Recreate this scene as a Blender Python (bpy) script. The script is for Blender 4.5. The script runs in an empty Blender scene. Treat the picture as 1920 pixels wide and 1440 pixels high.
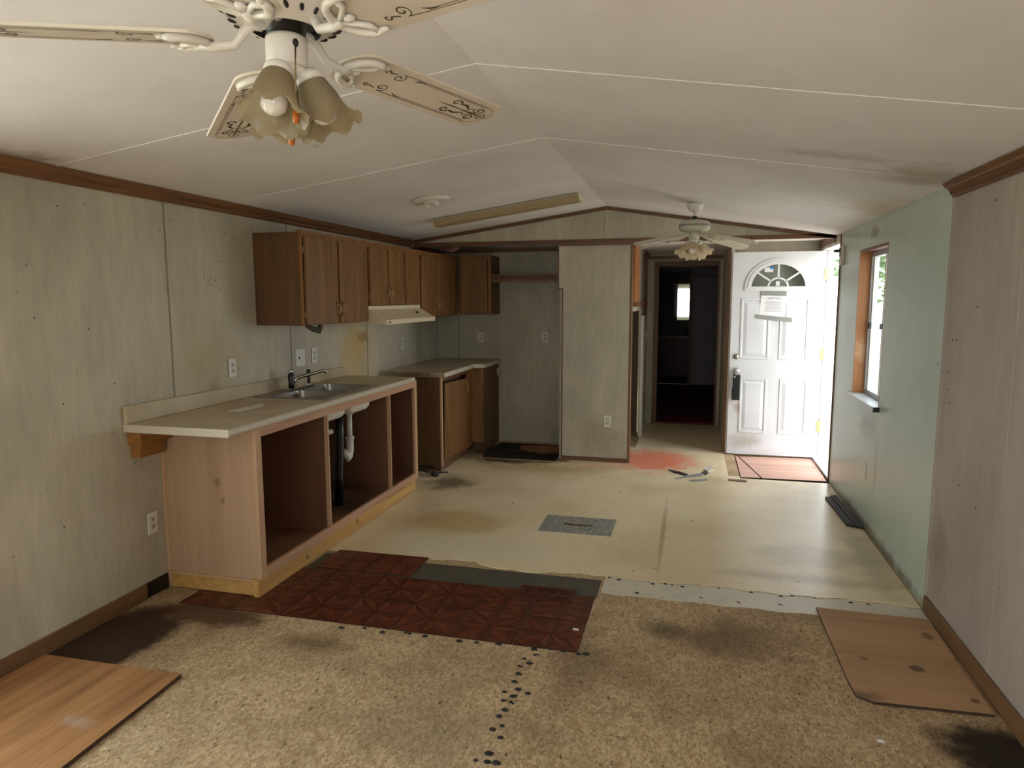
import bpy, bmesh, math, random
from mathutils import Vector, Matrix
random.seed(7)
S = bpy.context.scene
COL = S.collection

# ------------------------------------------------------------------ camera
CAM = Vector((0.0, 0.0, 1.6))
CR = Vector((0.9682475, 0.24998398, -0.0021869))
CU = Vector((-0.02845418, 0.11889235, 0.99249935))
CF = Vector((-0.24836894, 0.9609228, -0.12223031))
cd = bpy.data.cameras.new('camera'); cam = bpy.data.objects.new('camera', cd); COL.objects.link(cam)
cam.matrix_world = Matrix(((CR.x, CU.x, -CF.x, CAM.x), (CR.y, CU.y, -CF.y, CAM.y), (CR.z, CU.z, -CF.z, CAM.z), (0, 0, 0, 1)))
cd.sensor_width = 36; cd.lens = 24.375; cd.clip_start = 0.02
S.camera = cam
# ------------------------------------------------------------------ sky
world = bpy.data.worlds.new('sky'); S.world = world; world.use_nodes = True
bg = world.node_tree.nodes['Background']
bg.inputs[0].default_value = (0.91, 0.96, 1.0, 1); bg.inputs[1].default_value = 4.5
sun = bpy.data.lights.new('sun_offscreen', 'SUN'); sun.energy = 9.0; sun.angle = 0.02; sun.color = (0.97, 0.98, 1.0)
suno = bpy.data.objects.new('sun_offscreen', sun); COL.objects.link(suno); suno.rotation_euler = Vector((0.74, -0.26, -0.62)).to_track_quat('-Z', 'Y').to_euler(); suno.location = (-8, 0, 12)
# ------------------------------------------------------------------ phone flash beside the lens
fl = bpy.data.lights.new('phone_flash_offscreen', 'POINT'); fl.energy = 13.0; fl.shadow_soft_size = 0.006; fl.color = (1.0, 0.97, 0.93)
flo = bpy.data.objects.new('phone_flash_offscreen', fl); COL.objects.link(flo); flo.location = CAM + CR * -0.06 - CU * 0.012
# ------------------------------------------------------------------ daylight portals at the door, kitchen window and two unseen windows
def portal(name, loc, rot, sx, sy):
    l = bpy.data.lights.new(name, 'AREA'); l.shape = 'RECTANGLE'; l.size = sx; l.size_y = sy
    l.cycles.is_portal = True
    o = bpy.data.objects.new(name, l); COL.objects.link(o); o.location = loc; o.rotation_euler = rot
portal('front_door_portal', (1.40, 6.95, 1.05), (0, math.pi / 2, 0), 2.05, 0.95)
portal('kitchen_window_portal', (1.40, 5.355, 1.41), (0, math.pi / 2, 0), 1.12, 0.80)
portal('window_left_offscreen', (-2.98, 0.60, 1.185), (0, -math.pi / 2, 0), 1.75, 2.45)     # window beside the camera
portal('window_rear_offscreen', (-0.6, -2.78, 1.40), (-math.pi / 2, 0, 0), 2.05, 1.35)      # window behind the camera
S.view_settings.view_transform = 'Standard'; S.view_settings.look = 'None'
S.view_settings.exposure = 0.6; S.view_settings.gamma = 1.0; S.view_settings.use_curve_mapping = False

# ================================================================== helpers
def lin(c):
    return tuple(((v / 255) / 12.92 if v / 255 <= 0.04045 else ((v / 255 + 0.055) / 1.055) ** 2.4) for v in c) + (1,)
def ray(x, y): return CR * ((x - 960) / 1300) + CU * ((720 - y) / 1300) + CF
def onz(x, y, z=0.0):
    d = ray(x, y); return CAM + d * ((z - CAM.z) / d.z)
ORI = {}
class MB:
    def __init__(s): s.v = []; s.f = []; s.m = []; s.sm = []
    def add(s, vs, fs, m=0, sm=False, M=None):
        b = len(s.v)
        for p in vs:
            p = Vector(p); s.v.append(M @ p if M is not None else p)
        for f in fs: s.f.append([b + i for i in f]); s.m.append(m); s.sm.append(sm)
        return s
    def box(s, lo, hi, m=0, M=None):
        x0, y0, z0 = [min(a, b) for a, b in zip(lo, hi)]; x1, y1, z1 = [max(a, b) for a, b in zip(lo, hi)]
        return s.add([(x0, y0, z0), (x1, y0, z0), (x1, y1, z0), (x0, y1, z0), (x0, y0, z1), (x1, y0, z1), (x1, y1, z1), (x0, y1, z1)],
                     [(3, 2, 1, 0), (4, 5, 6, 7), (0, 1, 5, 4), (1, 2, 6, 5), (2, 3, 7, 6), (3, 0, 4, 7)], m, False, M)
    def prism(s, pts, ax, a, b, m=0, M=None, cap_m=None):
        # pts: 2d outline; ax: extrusion axis
        area = sum(pts[i][0] * pts[(i + 1) % len(pts)][1] - pts[(i + 1) % len(pts)][0] * pts[i][1] for i in range(len(pts)))
        if ax == 'y': area = -area
        if area < 0: pts = pts[::-1]
        if a > b: a, b = b, a
        def P(p, t): return {'z': (p[0], p[1], t), 'x': (t, p[0], p[1]), 'y': (p[0], t, p[1])}[ax]
        n = len(pts)
        vs = [P(p, a) for p in pts] + [P(p, b) for p in pts]
        s.add(vs, [tuple(range(n))[::-1], tuple(range(n, 2 * n))] + [(i, (i + 1) % n, n + (i + 1) % n, n + i) for i in range(n)], m, False, M)
        return s
    def lathe(s, prof, n=24, M=None, m=0, ruffle=None, sm=True, close=False):
        vs = []; fs = []
        for j, (r, z) in enumerate(prof):
            for i in range(n):
                a = 2 * math.pi * i / n; rr, zz = r, z
                if ruffle: rr, zz = ruffle(r, z, a, j / (len(prof) - 1))
                vs.append((rr * math.cos(a), rr * math.sin(a), zz))
        k = len(prof)
        for j in range(k - 1):
            for i in range(n):
                i2 = (i + 1) % n; fs.append((j * n + i, j * n + i2, (j + 1) * n + i2, (j + 1) * n + i))
        if close:
            fs.append(tuple(range(n))[::-1]); fs.append(tuple((k - 1) * n + i for i in range(n)))
        return s.add(vs, fs, m, sm, M)
    def tube(s, path, r, n=8, m=0, M=None, caps=True):
        path = [Vector(p) for p in path]; k = len(path)
        rs = r if isinstance(r, (list, tuple)) else [r] * k
        vs = []; fs = []; up = None
        for j, p in enumerate(path):
            t = (path[min(j + 1, k - 1)] - path[max(j - 1, 0)]).normalized()
            if up is None: up = t.orthogonal().normalized()
            up = (up - t * up.dot(t)); up = up.normalized() if up.length > 1e-6 else t.orthogonal().normalized()
            w = t.cross(up)
            for i in range(n):
                a = 2 * math.pi * i / n; vs.append(p + (up * math.cos(a) + w * math.sin(a)) * rs[j])
        for j in range(k - 1):
            for i in range(n):
                i2 = (i + 1) % n; fs.append((j * n + i, j * n + i2, (j + 1) * n + i2, (j + 1) * n + i))
        if caps: fs.append(tuple(range(n))[::-1]); fs.append(tuple((k - 1) * n + i for i in range(n)))
        return s.add(vs, fs, m, True, M)
    def ribbon(s, pts, w, z=0.0, m=0, M=None):
        k = len(pts); vs = []
        for j in range(k):
            a = pts[max(j - 1, 0)]; b = pts[min(j + 1, k - 1)]
            dx, dy = b[0] - a[0], b[1] - a[1]; L = math.hypot(dx, dy) or 1
            ww = (w[j] if isinstance(w, (list, tuple)) else w) / 2
            vs += [(pts[j][0] - dy / L * ww, pts[j][1] + dx / L * ww, z), (pts[j][0] + dy / L * ww, pts[j][1] - dx / L * ww, z)]
        return s.add(vs, [(2 * j, 2 * j + 1, 2 * j + 3, 2 * j + 2) for j in range(k - 1)], m, False, M)
    def sphere(s, c, r, n=12, m=0, M=None):
        rr = r if isinstance(r, (list, tuple)) else (r, r, r)
        prof = [(max(math.sin(math.pi * j / (n // 2)), 1e-4), -math.cos(math.pi * j / (n // 2))) for j in range(n // 2 + 1)]
        T = Matrix.Translation(c) @ Matrix.Diagonal((rr[0], rr[1], rr[2], 1))
        return s.lathe(prof, n, (M @ T) if M is not None else T, m)
    def build(s, name, mats, parent=None, bevel=0, seg=1, base=False):
        me = bpy.data.meshes.new(name)
        xs = [p.x for p in s.v]; ys = [p.y for p in s.v]; zs = [p.z for p in s.v]
        c = Vector(((min(xs) + max(xs)) / 2, (min(ys) + max(ys)) / 2, min(zs) if (base or parent is None) else (min(zs) + max(zs)) / 2))
        me.from_pydata([p - c for p in s.v], [], s.f)
        if not isinstance(mats, (list, tuple)): mats = [mats]
        for mm in mats: me.materials.append(mm)
        for p, mi, sm in zip(me.polygons, s.m, s.sm): p.material_index = mi; p.use_smooth = sm
        if bevel:
            bm = bmesh.new(); bm.from_mesh(me)
            es = [e for e in bm.edges if len(e.link_faces) == 2 and e.calc_face_angle(0) > 0.6]
            bmesh.ops.bevel(bm, geom=es, offset=bevel, segments=seg, affect='EDGES', clamp_overlap=True)
            bm.to_mesh(me); bm.free()
        me.update()
        o = bpy.data.objects.new(name, me); COL.objects.link(o)
        if parent is not None: o.parent = parent; o.location = c - ORI[parent.name]
        else: o.location = c
        ORI[o.name] = c
        return o
def tag(o, label=None, cat=None, group=None, kind=None):
    if label: o['label'] = label
    if cat: o['category'] = cat
    if group: o['group'] = group
    if kind: o['kind'] = kind
    return o
def thing(name, loc, label, cat, group=None, kind=None):
    o = bpy.data.objects.new(name, None); COL.objects.link(o); o.location = loc; o.empty_display_size = 0.05
    ORI[o.name] = Vector(loc); return tag(o, label, cat, group, kind)
def bx(name, lo, hi, mat, parent=None, bevel=0): return MB().box(lo, hi).build(name, mat, parent, bevel)
def copy_tree(o, loc=None, rot=None, parent=None):
    c = o.copy(); COL.objects.link(c); c.parent = parent
    if loc is not None: c.location = loc
    if rot is not None: c.rotation_euler = rot
    for ch in o.children: copy_tree(ch, parent=c)
    return c
def rect_holes(x0, x1, y0, y1, holes, xs=(), ys=()):
    X = sorted({x0, x1, *[v for h in holes for v in h[:2] if x0 < v < x1], *xs}); Y = sorted({y0, y1, *[v for h in holes for v in h[2:] if y0 < v < y1], *ys})
    out = []
    for a, b in zip(X, X[1:]):
        for c, d in zip(Y, Y[1:]):
            mx, my = (a + b) / 2, (c + d) / 2
            if not any(h[0] < mx < h[1] and h[2] < my < h[3] for h in holes): out.append((a, b, c, d))
    return out
def text_mb(mb, body, size, M, m=0, shear=0.0):
    cu = bpy.data.curves.new('lettering', 'FONT'); cu.body = body; cu.size = size; cu.shear = shear; cu.align_x = 'CENTER'; cu.resolution_u = 3
    o = bpy.data.objects.new('lettering', cu); me = o.to_mesh()
    mb.add([tuple(v.co) for v in me.vertices], [tuple(p.vertices) for p in me.polygons], m, False, M)
    o.to_mesh_clear(); bpy.data.objects.remove(o); bpy.data.curves.remove(cu)

# ================================================================== materials
class N:
    def __init__(s, name, rough=0.6, spec=0.5, metal=0.0):
        s.mat = bpy.data.materials.new(name); s.mat.use_nodes = True; s.nt = s.mat.node_tree; s.n = s.nt.nodes; s.l = s.nt.links
        s.b = s.n['Principled BSDF']; s.b.inputs['Roughness'].default_value = rough; s.b.inputs['Metallic'].default_value = metal
        s.b.inputs['Specular IOR Level'].default_value = spec
        s.pos = s.n.new('ShaderNodeNewGeometry').outputs['Position']
    def vec(s, sc, local=False):
        src = s.n.new('ShaderNodeTexCoord').outputs['Object'] if local else s.pos
        v = s.n.new('ShaderNodeVectorMath'); v.operation = 'MULTIPLY'; s.l.new(src, v.inputs[0]); v.inputs[1].default_value = sc; return v.outputs[0]
    def noise(s, sc=(1, 1, 1), scale=5, detail=4, rough=0.55, dist=0, local=False):
        t = s.n.new('ShaderNodeTexNoise'); t.inputs['Scale'].default_value = scale; t.inputs['Detail'].default_value = detail
        t.inputs['Roughness'].default_value = rough; t.inputs['Distortion'].default_value = dist
        s.l.new(s.vec(sc, local), t.inputs['Vector']); return t.outputs['Fac']
    def voro(s, sc=(1, 1, 1), scale=5, local=False, out='Distance'):
        t = s.n.new('ShaderNodeTexVoronoi'); t.inputs['Scale'].default_value = scale; s.l.new(s.vec(sc, local), t.inputs['Vector']); return t.outputs[out]
    def rng(s, f, a, b, c=0.0, d=1.0, smooth=False):
        t = s.n.new('ShaderNodeMapRange'); s.l.new(f, t.inputs[0])
        if smooth: t.interpolation_type = 'SMOOTHSTEP'
        for i, v in enumerate((a, b, c, d)): t.inputs[i + 1].default_value = v
        return t.outputs[0]
    def math(s, op, a, b):
        t = s.n.new('ShaderNodeMath'); t.operation = op
        for i, v in enumerate((a, b)):
            if isinstance(v, (int, float)): t.inputs[i].default_value = v
            else: s.l.new(v, t.inputs[i])
        return t.outputs[0]
    def mix(s, f, a, b):
        t = s.n.new('ShaderNodeMix'); t.data_type = 'RGBA'
        for i, v in ((0, f), (6, a), (7, b)):
            if isinstance(v, (int, float)): t.inputs[i].default_value = v
            elif isinstance(v, tuple): t.inputs[i].default_value = lin(v)
            else: s.l.new(v, t.inputs[i])
        return t.outputs[2]
    def blob(s, c, r, soft=0.5, amt=0.6, nscale=6):
        v = s.n.new('ShaderNodeVectorMath'); v.operation = 'SUBTRACT'; s.l.new(s.pos, v.inputs[0]); v.inputs[1].default_value = c
        w = s.n.new('ShaderNodeVectorMath'); w.operation = 'DIVIDE'; s.l.new(v.outputs[0], w.inputs[0]); w.inputs[1].default_value = r
        L = s.n.new('ShaderNodeVectorMath'); L.operation = 'LENGTH'; s.l.new(w.outputs[0], L.inputs[0])
        nz = s.noise(scale=nscale, detail=9, rough=0.68)
        d = s.math('ADD', L.outputs['Value'], s.math('MULTIPLY', s.math('SUBTRACT', nz, 0.5), amt * 2))
        return s.rng(d, 1.0, 1.0 - soft, 0, 1, True)
    def stain(s, col, c, r, color, k=1.0, soft=0.5, amt=0.6, nscale=6):
        return s.mix(s.math('MULTIPLY', s.blob(c, r, soft, amt, nscale), k), col, color)
    def color(s, c):
        if isinstance(c, tuple): s.b.inputs['Base Color'].default_value = lin(c)
        else: s.l.new(c, s.b.inputs['Base Color'])
        return s
    def rough(s, f): s.l.new(f, s.b.inputs['Roughness']); return s
    def bump(s, f, st=0.2, dist=0.002):
        t = s.n.new('ShaderNodeBump'); t.inputs['Strength'].default_value = st; t.inputs['Distance'].default_value = dist
        s.l.new(f, t.inputs['Height']); s.l.new(t.outputs[0], s.b.inputs['Normal']); return s
def plain(name, c, rough=0.5, metal=0.0, var=0.12, spec=0.5):
    m = N(name, rough, spec, metal); d = tuple(int(v * (1 - var)) for v in c)
    m.color(m.mix(m.noise(scale=9, detail=5), c, d)); return m.mat
def vinyl(name, a, b, c, stains=()):
    m = N(name, 0.55, 0.35)
    f1 = m.noise((1, 1, 0.16), 26, 5, 0.65); f2 = m.noise((1, 1, 0.5), 2.2, 4, 0.6); f3 = m.noise(scale=60, detail=2)
    col = m.mix(m.rng(f1, 0.35, 0.7), a, b); col = m.mix(m.rng(f2, 0.42, 0.75, 0, 0.75), col, c)
    sp = m.rng(m.noise((1, 1, 0.8), 34, 2, 0.5), 0.73, 0.78, 0, 0.6); col = m.mix(sp, col, (92, 84, 66))
    for st in stains: col = m.stain(col, *st)
    return m.color(col).bump(f3, 0.06, 0.001).mat
def wood(name, a, b, axis='z', scale=1.0, rough=0.5, local=False, stains=(), spec=0.4):
    m = N(name, rough, spec)
    sc = {'z': (1, 1, 0.06), 'y': (1, 0.06, 1), 'x': (0.06, 1, 1)}[axis]
    f = m.noise(sc, 38 * scale, 6, 0.65, 0.6, local); g = m.noise(sc, 9 * scale, 3, 0.5, 1.2, local)
    t = m.math('ADD', m.math('MULTIPLY', f, 0.6), m.math('MULTIPLY', g, 0.4))
    col = m.mix(m.rng(t, 0.36, 0.64), b, a)
    for st in stains: col = m.stain(col, *st)
    return m.color(col).bump(f, 0.08, 0.001).mat
M = {}
M['wall_l'] = vinyl('streaked_vinyl_wallboard', (196, 187, 166), (180, 171, 152), (154, 147, 129), (
    ((-2.8, 5.45, 1.15), (0.3, 0.48, 0.42), (190, 160, 98), 0.7, 0.9, 0.8, 6),
    ((-2.8, 5.58, 1.27), (0.3, 0.20, 0.07), (138, 96, 40), 0.7, 0.9, 1.0, 18),
    ((-2.8, 3.55, 1.25), (0.3, 0.45, 0.25), (176, 152, 108), 0.45, 0.8, 0.6, 4),
    ((-2.8, 3.6, 1.05), (0.2, 0.10, 0.10), (150, 120, 76), 0.5, 0.8, 0.6, 8),
    ))
M['wall_g'] = vinyl('pale_vinyl_wallboard', (196, 187, 166), (180, 171, 152), (154, 147, 129), (
    ((-0.85, 6.7, 0.25), (0.35, 0.3, 0.3), (150, 134, 106), 0.5, 0.9, 0.9, 9),))
M['wall_r'] = vinyl('brownish_vinyl_wallboard', (180, 168, 153), (168, 157, 143), (160, 147, 136), (
    ((1.2, 3.3, 0.6), (0.3, 0.5, 0.6), (140, 118, 110), 0.35, 0.9, 0.8, 4),
    ((1.2, 3.7, 0.35), (0.3, 0.2, 0.3), (128, 104, 96), 0.5, 0.9, 0.8, 6)))
M['wall_n'] = M['wall_g']
def mk_green():
    m = N('pale_green_wallboard', 0.32, 0.5)
    col = m.mix(m.rng(m.noise((1, 1, 0.6), 2.0, 4), 0.35, 0.7), (196, 205, 190), (182, 194, 178))
    col = m.mix(m.rng(m.noise((1, 1, 0.3), 24, 4), 0.68, 0.78, 0, 0.5), col, (140, 150, 126))
    for st in (((1.2, 5.2, 0.72), (0.2, 0.35, 0.12), (140, 128, 104), 0.6, 0.9, 0.9, 9), ((1.2, 5.35, 2.05), (0.2, 0.14, 0.06), (118, 108, 96), 0.7, 0.6, 0.8, 16),
               ((1.2, 5.0, 0.02), (0.2, 1.6, 0.06), (96, 90, 66), 0.8, 0.7, 0.9, 10), ((1.2, 4.95, 0.5), (0.2, 0.05, 0.3), (130, 130, 108), 0.5, 0.9, 0.7, 9)):
        col = m.stain(col, *st)
    m.color(col).bump(m.noise(scale=8, detail=3), 0.12, 0.004); return m.mat
M['green'] = mk_green()
def mk_ceil():
    m = N('stippled_white_ceiling_board', 0.75, 0.3)
    col = m.mix(m.rng(m.noise(scale=1.3, detail=4), 0.4, 0.75), (236, 231, 228), (222, 216, 212))
    col = m.mix(m.rng(m.noise((1, 0.7, 1), 7, 3), 0.72, 0.8, 0, 0.35), col, (170, 155, 130))
    for st in (((1.05, 3.75, 2.15), (0.45, 0.4, 0.2), (150, 128, 96), 0.6, 0.9, 0.8, 5), ((1.1, 4.9, 2.15), (0.3, 0.5, 0.2), (190, 165, 120), 0.5, 0.9, 0.8, 5),
               ((-2.78, 2.35, 2.18), (0.2, 0.35, 0.2), (120, 100, 76), 0.7, 0.9, 0.8, 7), ((0.6, 3.5, 2.2), (0.3, 0.14, 0.2), (150, 138, 118), 0.4, 0.9, 0.9, 9)):
        col = m.stain(col, *st)
    m.color(col).bump(m.noise(scale=220, detail=2), 0.25, 0.002); return m.mat
M['ceil'] = mk_ceil()
M['seam'] = plain('grey_seam_strip', (146, 139, 121), 0.7)
M['ceil_gap'] = plain('shadow_gap_backing', (120, 108, 94), 0.9)
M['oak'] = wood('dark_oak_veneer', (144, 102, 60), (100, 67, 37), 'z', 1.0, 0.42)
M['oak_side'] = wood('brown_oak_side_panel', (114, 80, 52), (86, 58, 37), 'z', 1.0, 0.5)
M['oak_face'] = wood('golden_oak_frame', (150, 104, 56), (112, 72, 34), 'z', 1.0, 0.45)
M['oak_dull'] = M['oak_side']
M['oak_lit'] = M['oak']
M['trim'] = wood('reddish_wood_trim', (132, 90, 56), (90, 58, 34), 'y', 1.0, 0.4)
M['trim_x'] = wood('reddish_wood_trim_cross', (122, 84, 54), (86, 57, 35), 'x', 1.0, 0.4)
M['trim_z'] = wood('reddish_wood_trim_upright', (128, 88, 54), (90, 60, 36), 'z', 1.0, 0.45)
M['trim_dark'] = M['trim_z']
M['base'] = wood('brown_baseboard_wood', (128, 94, 62), (92, 64, 40), 'y', 1.0, 0.5)
M['trim_pale'] = wood('glossy_wood_moulding', (132, 90, 56), (90, 58, 34), 'y', 1.0, 0.15, spec=0.6)
M['raw_ply'] = wood('raw_pinkish_plywood', (184, 152, 122), (164, 130, 102), 'z', 0.35, 0.7, stains=(
    ((-2.45, 3.13, 0.62), (0.03, 0.1, 0.04), (110, 84, 60), 0.7, 0.8, 0.5, 10), ((-2.42, 3.13, 0.52), (0.02, 0.1, 0.03), (100, 80, 58), 0.7, 0.8, 0.5, 10)))
M['raw_pine'] = wood('yellow_pine_board', (206, 164, 98), (176, 130, 70), 'y', 0.5, 0.6, stains=(
    ((-2.22, 3.6, 0.05), (0.1, 0.02, 0.02), (70, 56, 34), 0.8, 0.8, 0.5, 20), ((-2.22, 4.25, 0.06), (0.1, 0.02, 0.025), (60, 48, 30), 0.8, 0.8, 0.5, 20),
    ((-2.22, 4.9, 0.1), (0.1, 0.5, 0.03), (96, 72, 40), 0.7, 0.9, 0.9, 14)))
M['frame'] = wood('raw_wood_face_frame', (202, 166, 132), (178, 140, 106), 'z', 0.6, 0.6)
M['frame_y'] = wood('raw_wood_face_frame_rail', (198, 156, 124), (170, 126, 98), 'y', 0.6, 0.6)
M['cleat'] = wood('orange_pine_cleat', (160, 110, 56), (130, 84, 40), 'y', 0.8, 0.6)
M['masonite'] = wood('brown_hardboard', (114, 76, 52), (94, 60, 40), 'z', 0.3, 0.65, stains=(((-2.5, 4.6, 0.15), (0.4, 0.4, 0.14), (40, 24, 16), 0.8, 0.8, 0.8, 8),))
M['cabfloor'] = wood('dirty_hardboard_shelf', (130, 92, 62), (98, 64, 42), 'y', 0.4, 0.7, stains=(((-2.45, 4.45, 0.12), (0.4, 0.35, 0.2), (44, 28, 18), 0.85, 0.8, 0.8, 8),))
M['cleat2'] = M['cleat']
def mk_counter():
    m = N('cream_laminate', 0.38, 0.45)
    col = m.mix(m.rng(m.noise(scale=5, detail=5), 0.38, 0.7), (194, 179, 151), (174, 156, 124))
    col = m.mix(m.rng(m.noise((1, 0.4, 1), 22, 3), 0.68, 0.8, 0, 0.6), col, (140, 112, 76))
    for st in (((-2.5, 3.6, 0.96), (0.25, 0.4, 0.03), (168, 138, 92), 0.5, 0.9, 0.9, 6), ((-2.75, 4.15, 1.0), (0.1, 0.09, 0.08), (96, 74, 50), 0.6, 0.9, 0.8, 10),
               ((-2.48, 5.9, 0.91), (0.4, 0.03, 0.05), (70, 54, 36), 0.7, 0.8, 0.9, 20)):
        col = m.stain(col, *st)
    return m.color(col).mat
M['counter'] = mk_counter()
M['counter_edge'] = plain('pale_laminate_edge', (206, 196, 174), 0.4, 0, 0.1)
M['steel'] = N('brushed_stainless_steel', 0.3, 0.5, 1.0).color((150, 146, 140)).mat
M['chrome'] = N('chrome', 0.12, 0.5, 1.0).color((214, 214, 214)).mat
M['nickel'] = N('satin_nickel', 0.28, 0.5, 1.0).color((176, 168, 158)).mat
M['brass'] = N('antique_brass', 0.35, 0.5, 1.0).color((176, 154, 112)).mat
M['brass_b'] = N('bright_brass', 0.35, 0.5, 0.9).color((190, 172, 120)).mat
M['undercoat'] = plain('cream_sink_undercoat', (222, 214, 196), 0.7)
M['black'] = plain('black_plastic', (22, 21, 20), 0.35, 0, 0.2)
M['rubber'] = plain('dusty_black_rubber', (44, 42, 40), 0.6, 0, 0.3)
M['pvc'] = plain('white_pvc', (214, 210, 202), 0.4, 0, 0.08)
M['white_pl'] = plain('white_plastic', (222, 218, 208), 0.4, 0, 0.06)
M['ivory_pl'] = plain('ivory_plastic', (204, 196, 174), 0.45, 0, 0.1)
M['slot'] = plain('dark_slot', (40, 36, 32), 0.7)
M['hood'] = plain('almond_enamel', (228, 212, 180), 0.35, 0, 0.08)
M['white_metal'] = plain('white_enamel', (232, 224, 212), 0.28, 0, 0.06)
M['cream_metal'] = plain('cream_enamel', (228, 222, 210), 0.28, 0, 0.06)
M['blade'] = plain('cream_fan_blade', (206, 193, 176), 0.45, 0, 0.06)
M['blade_edge'] = plain('pale_blade_edge', (228, 218, 198), 0.5, 0, 0.06)
M['print'] = plain('grey_green_print', (84, 78, 58), 0.6, 0, 0.2)
M['print2'] = plain('brown_print', (128, 96, 82), 0.6, 0, 0.1)
M['fob'] = wood('amber_wood_fob', (206, 122, 36), (160, 74, 20), 'z', 1.0, 0.3)
def mk_glass_shade(name, c):
    m = N(name, 0.35, 0.5); m.color(m.mix(m.noise((1, 1, 0.2), 40, 3), c, tuple(int(v * 0.88) for v in c)))
    tr = m.n.new('ShaderNodeBsdfTranslucent'); tr.inputs[0].default_value = lin(c)
    mx = m.n.new('ShaderNodeMixShader'); mx.inputs[0].default_value = 0.45
    out = m.n['Material Output']; m.l.new(m.b.outputs[0], mx.inputs[1]); m.l.new(tr.outputs[0], mx.inputs[2]); m.l.new(mx.outputs[0], out.inputs[0]); return m.mat
M['shade'] = mk_glass_shade('amber_frosted_glass', (176, 160, 128))
M['shade2'] = mk_glass_shade('cream_frosted_glass', (226, 208, 176))
M['bulb'] = plain('white_bulb_glass', (226, 220, 210), 0.15, 0, 0.03)
M['lens'] = mk_glass_shade('yellowed_diffuser', (214, 196, 154))
M['door'] = plain('white_painted_steel', (220, 219, 220), 0.35, 0, 0.03)
def mk_door():
    m = N('white_door_paint', 0.32, 0.5)
    col = m.mix(m.rng(m.noise(scale=3, detail=4), 0.4, 0.8), (216, 216, 217), (202, 201, 199))
    col = m.stain(col, (0.55, 7.35, 0.15), (0.25, 0.2, 0.12), (150, 134, 110), 0.5, 0.9, 0.9, 9)
    col = m.stain(col, (0.47, 7.35, 0.5), (0.05, 0.2, 0.08), (160, 130, 92), 0.6, 0.9, 0.9, 9)
    return m.color(col).mat
M['doorleaf'] = mk_door()
M['jamb'] = plain('white_jamb_paint', (226, 222, 214), 0.5, 0, 0.08)
M['stained'] = wood('orange_stained_pine', (178, 116, 64), (146, 90, 46), 'z', 0.6, 0.45, stains=(((1.25, 5.72, 1.2), (0.1, 0.1, 0.12), (214, 170, 130), 0.5, 0.9, 0.9, 16),))
M['stained_x'] = wood('stained_pine_head', (136, 86, 66), (104, 62, 46), 'y', 0.6, 0.45)
M['marble'] = plain('grey_marble_sill', (206, 208, 210), 0.25, 0, 0.3)
M['alu'] = N('pale_aluminium', 0.4, 0.5, 0.6).color((190, 194, 198)).mat
def mk_pane():
    m = N('clear_glass', 0.02, 0.5); tr = m.n.new('ShaderNodeBsdfTransparent'); tr.inputs[0].default_value = (0.9, 0.94, 0.94, 1)
    gl = m.n.new('ShaderNodeBsdfGlossy'); gl.inputs['Roughness'].default_value = 0.03
    fr = m.n.new('ShaderNodeFresnel'); fr.inputs[0].default_value = 1.45
    mx = m.n.new('ShaderNodeMixShader'); bf = m.n.new('ShaderNodeNewGeometry').outputs['Backfacing']
    m.l.new(m.math('MULTIPLY', fr.outputs[0], m.math('SUBTRACT', 1.0, bf)), mx.inputs[0]); m.l.new(tr.outputs[0], mx.inputs[1]); m.l.new(gl.outputs[0], mx.inputs[2])
    m.l.new(mx.outputs[0], m.n['Material Output'].inputs[0]); return m.mat
M['pane'] = mk_pane()
M['mirror'] = N('mirror_silver', 0.03, 0.5, 1.0).color((214, 218, 210)).mat
M['paper'] = plain('white_paper', (236, 232, 232), 0.8, 0, 0.03)
M['ink'] = plain('grey_ink', (120, 116, 118), 0.8, 0, 0.1)
M['ink_d'] = plain('dark_ink', (62, 54, 44), 0.8, 0, 0.1)
M['ducttape'] = plain('grey_duct_tape', (150, 150, 144), 0.45, 0, 0.15)
def mk_tape():
    m = N('wrinkled_silver_tape', 0.45, 0.5); m.color(m.mix(m.rng(m.noise((1, 0.5, 1), 70, 4), 0.35, 0.65), (168, 165, 156), (112, 110, 104))); return m.bump(m.noise(scale=60, detail=4), 0.5, 0.003).mat
M['ducttape2'] = mk_tape()
M['blue'] = plain('blue_sticker', (40, 130, 190), 0.6)
M['pink'] = plain('pink_insulation', (176, 120, 112), 0.95, 0, 0.4)
M['void'] = plain('bare_closet_board', (150, 138, 120), 0.9)
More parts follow.
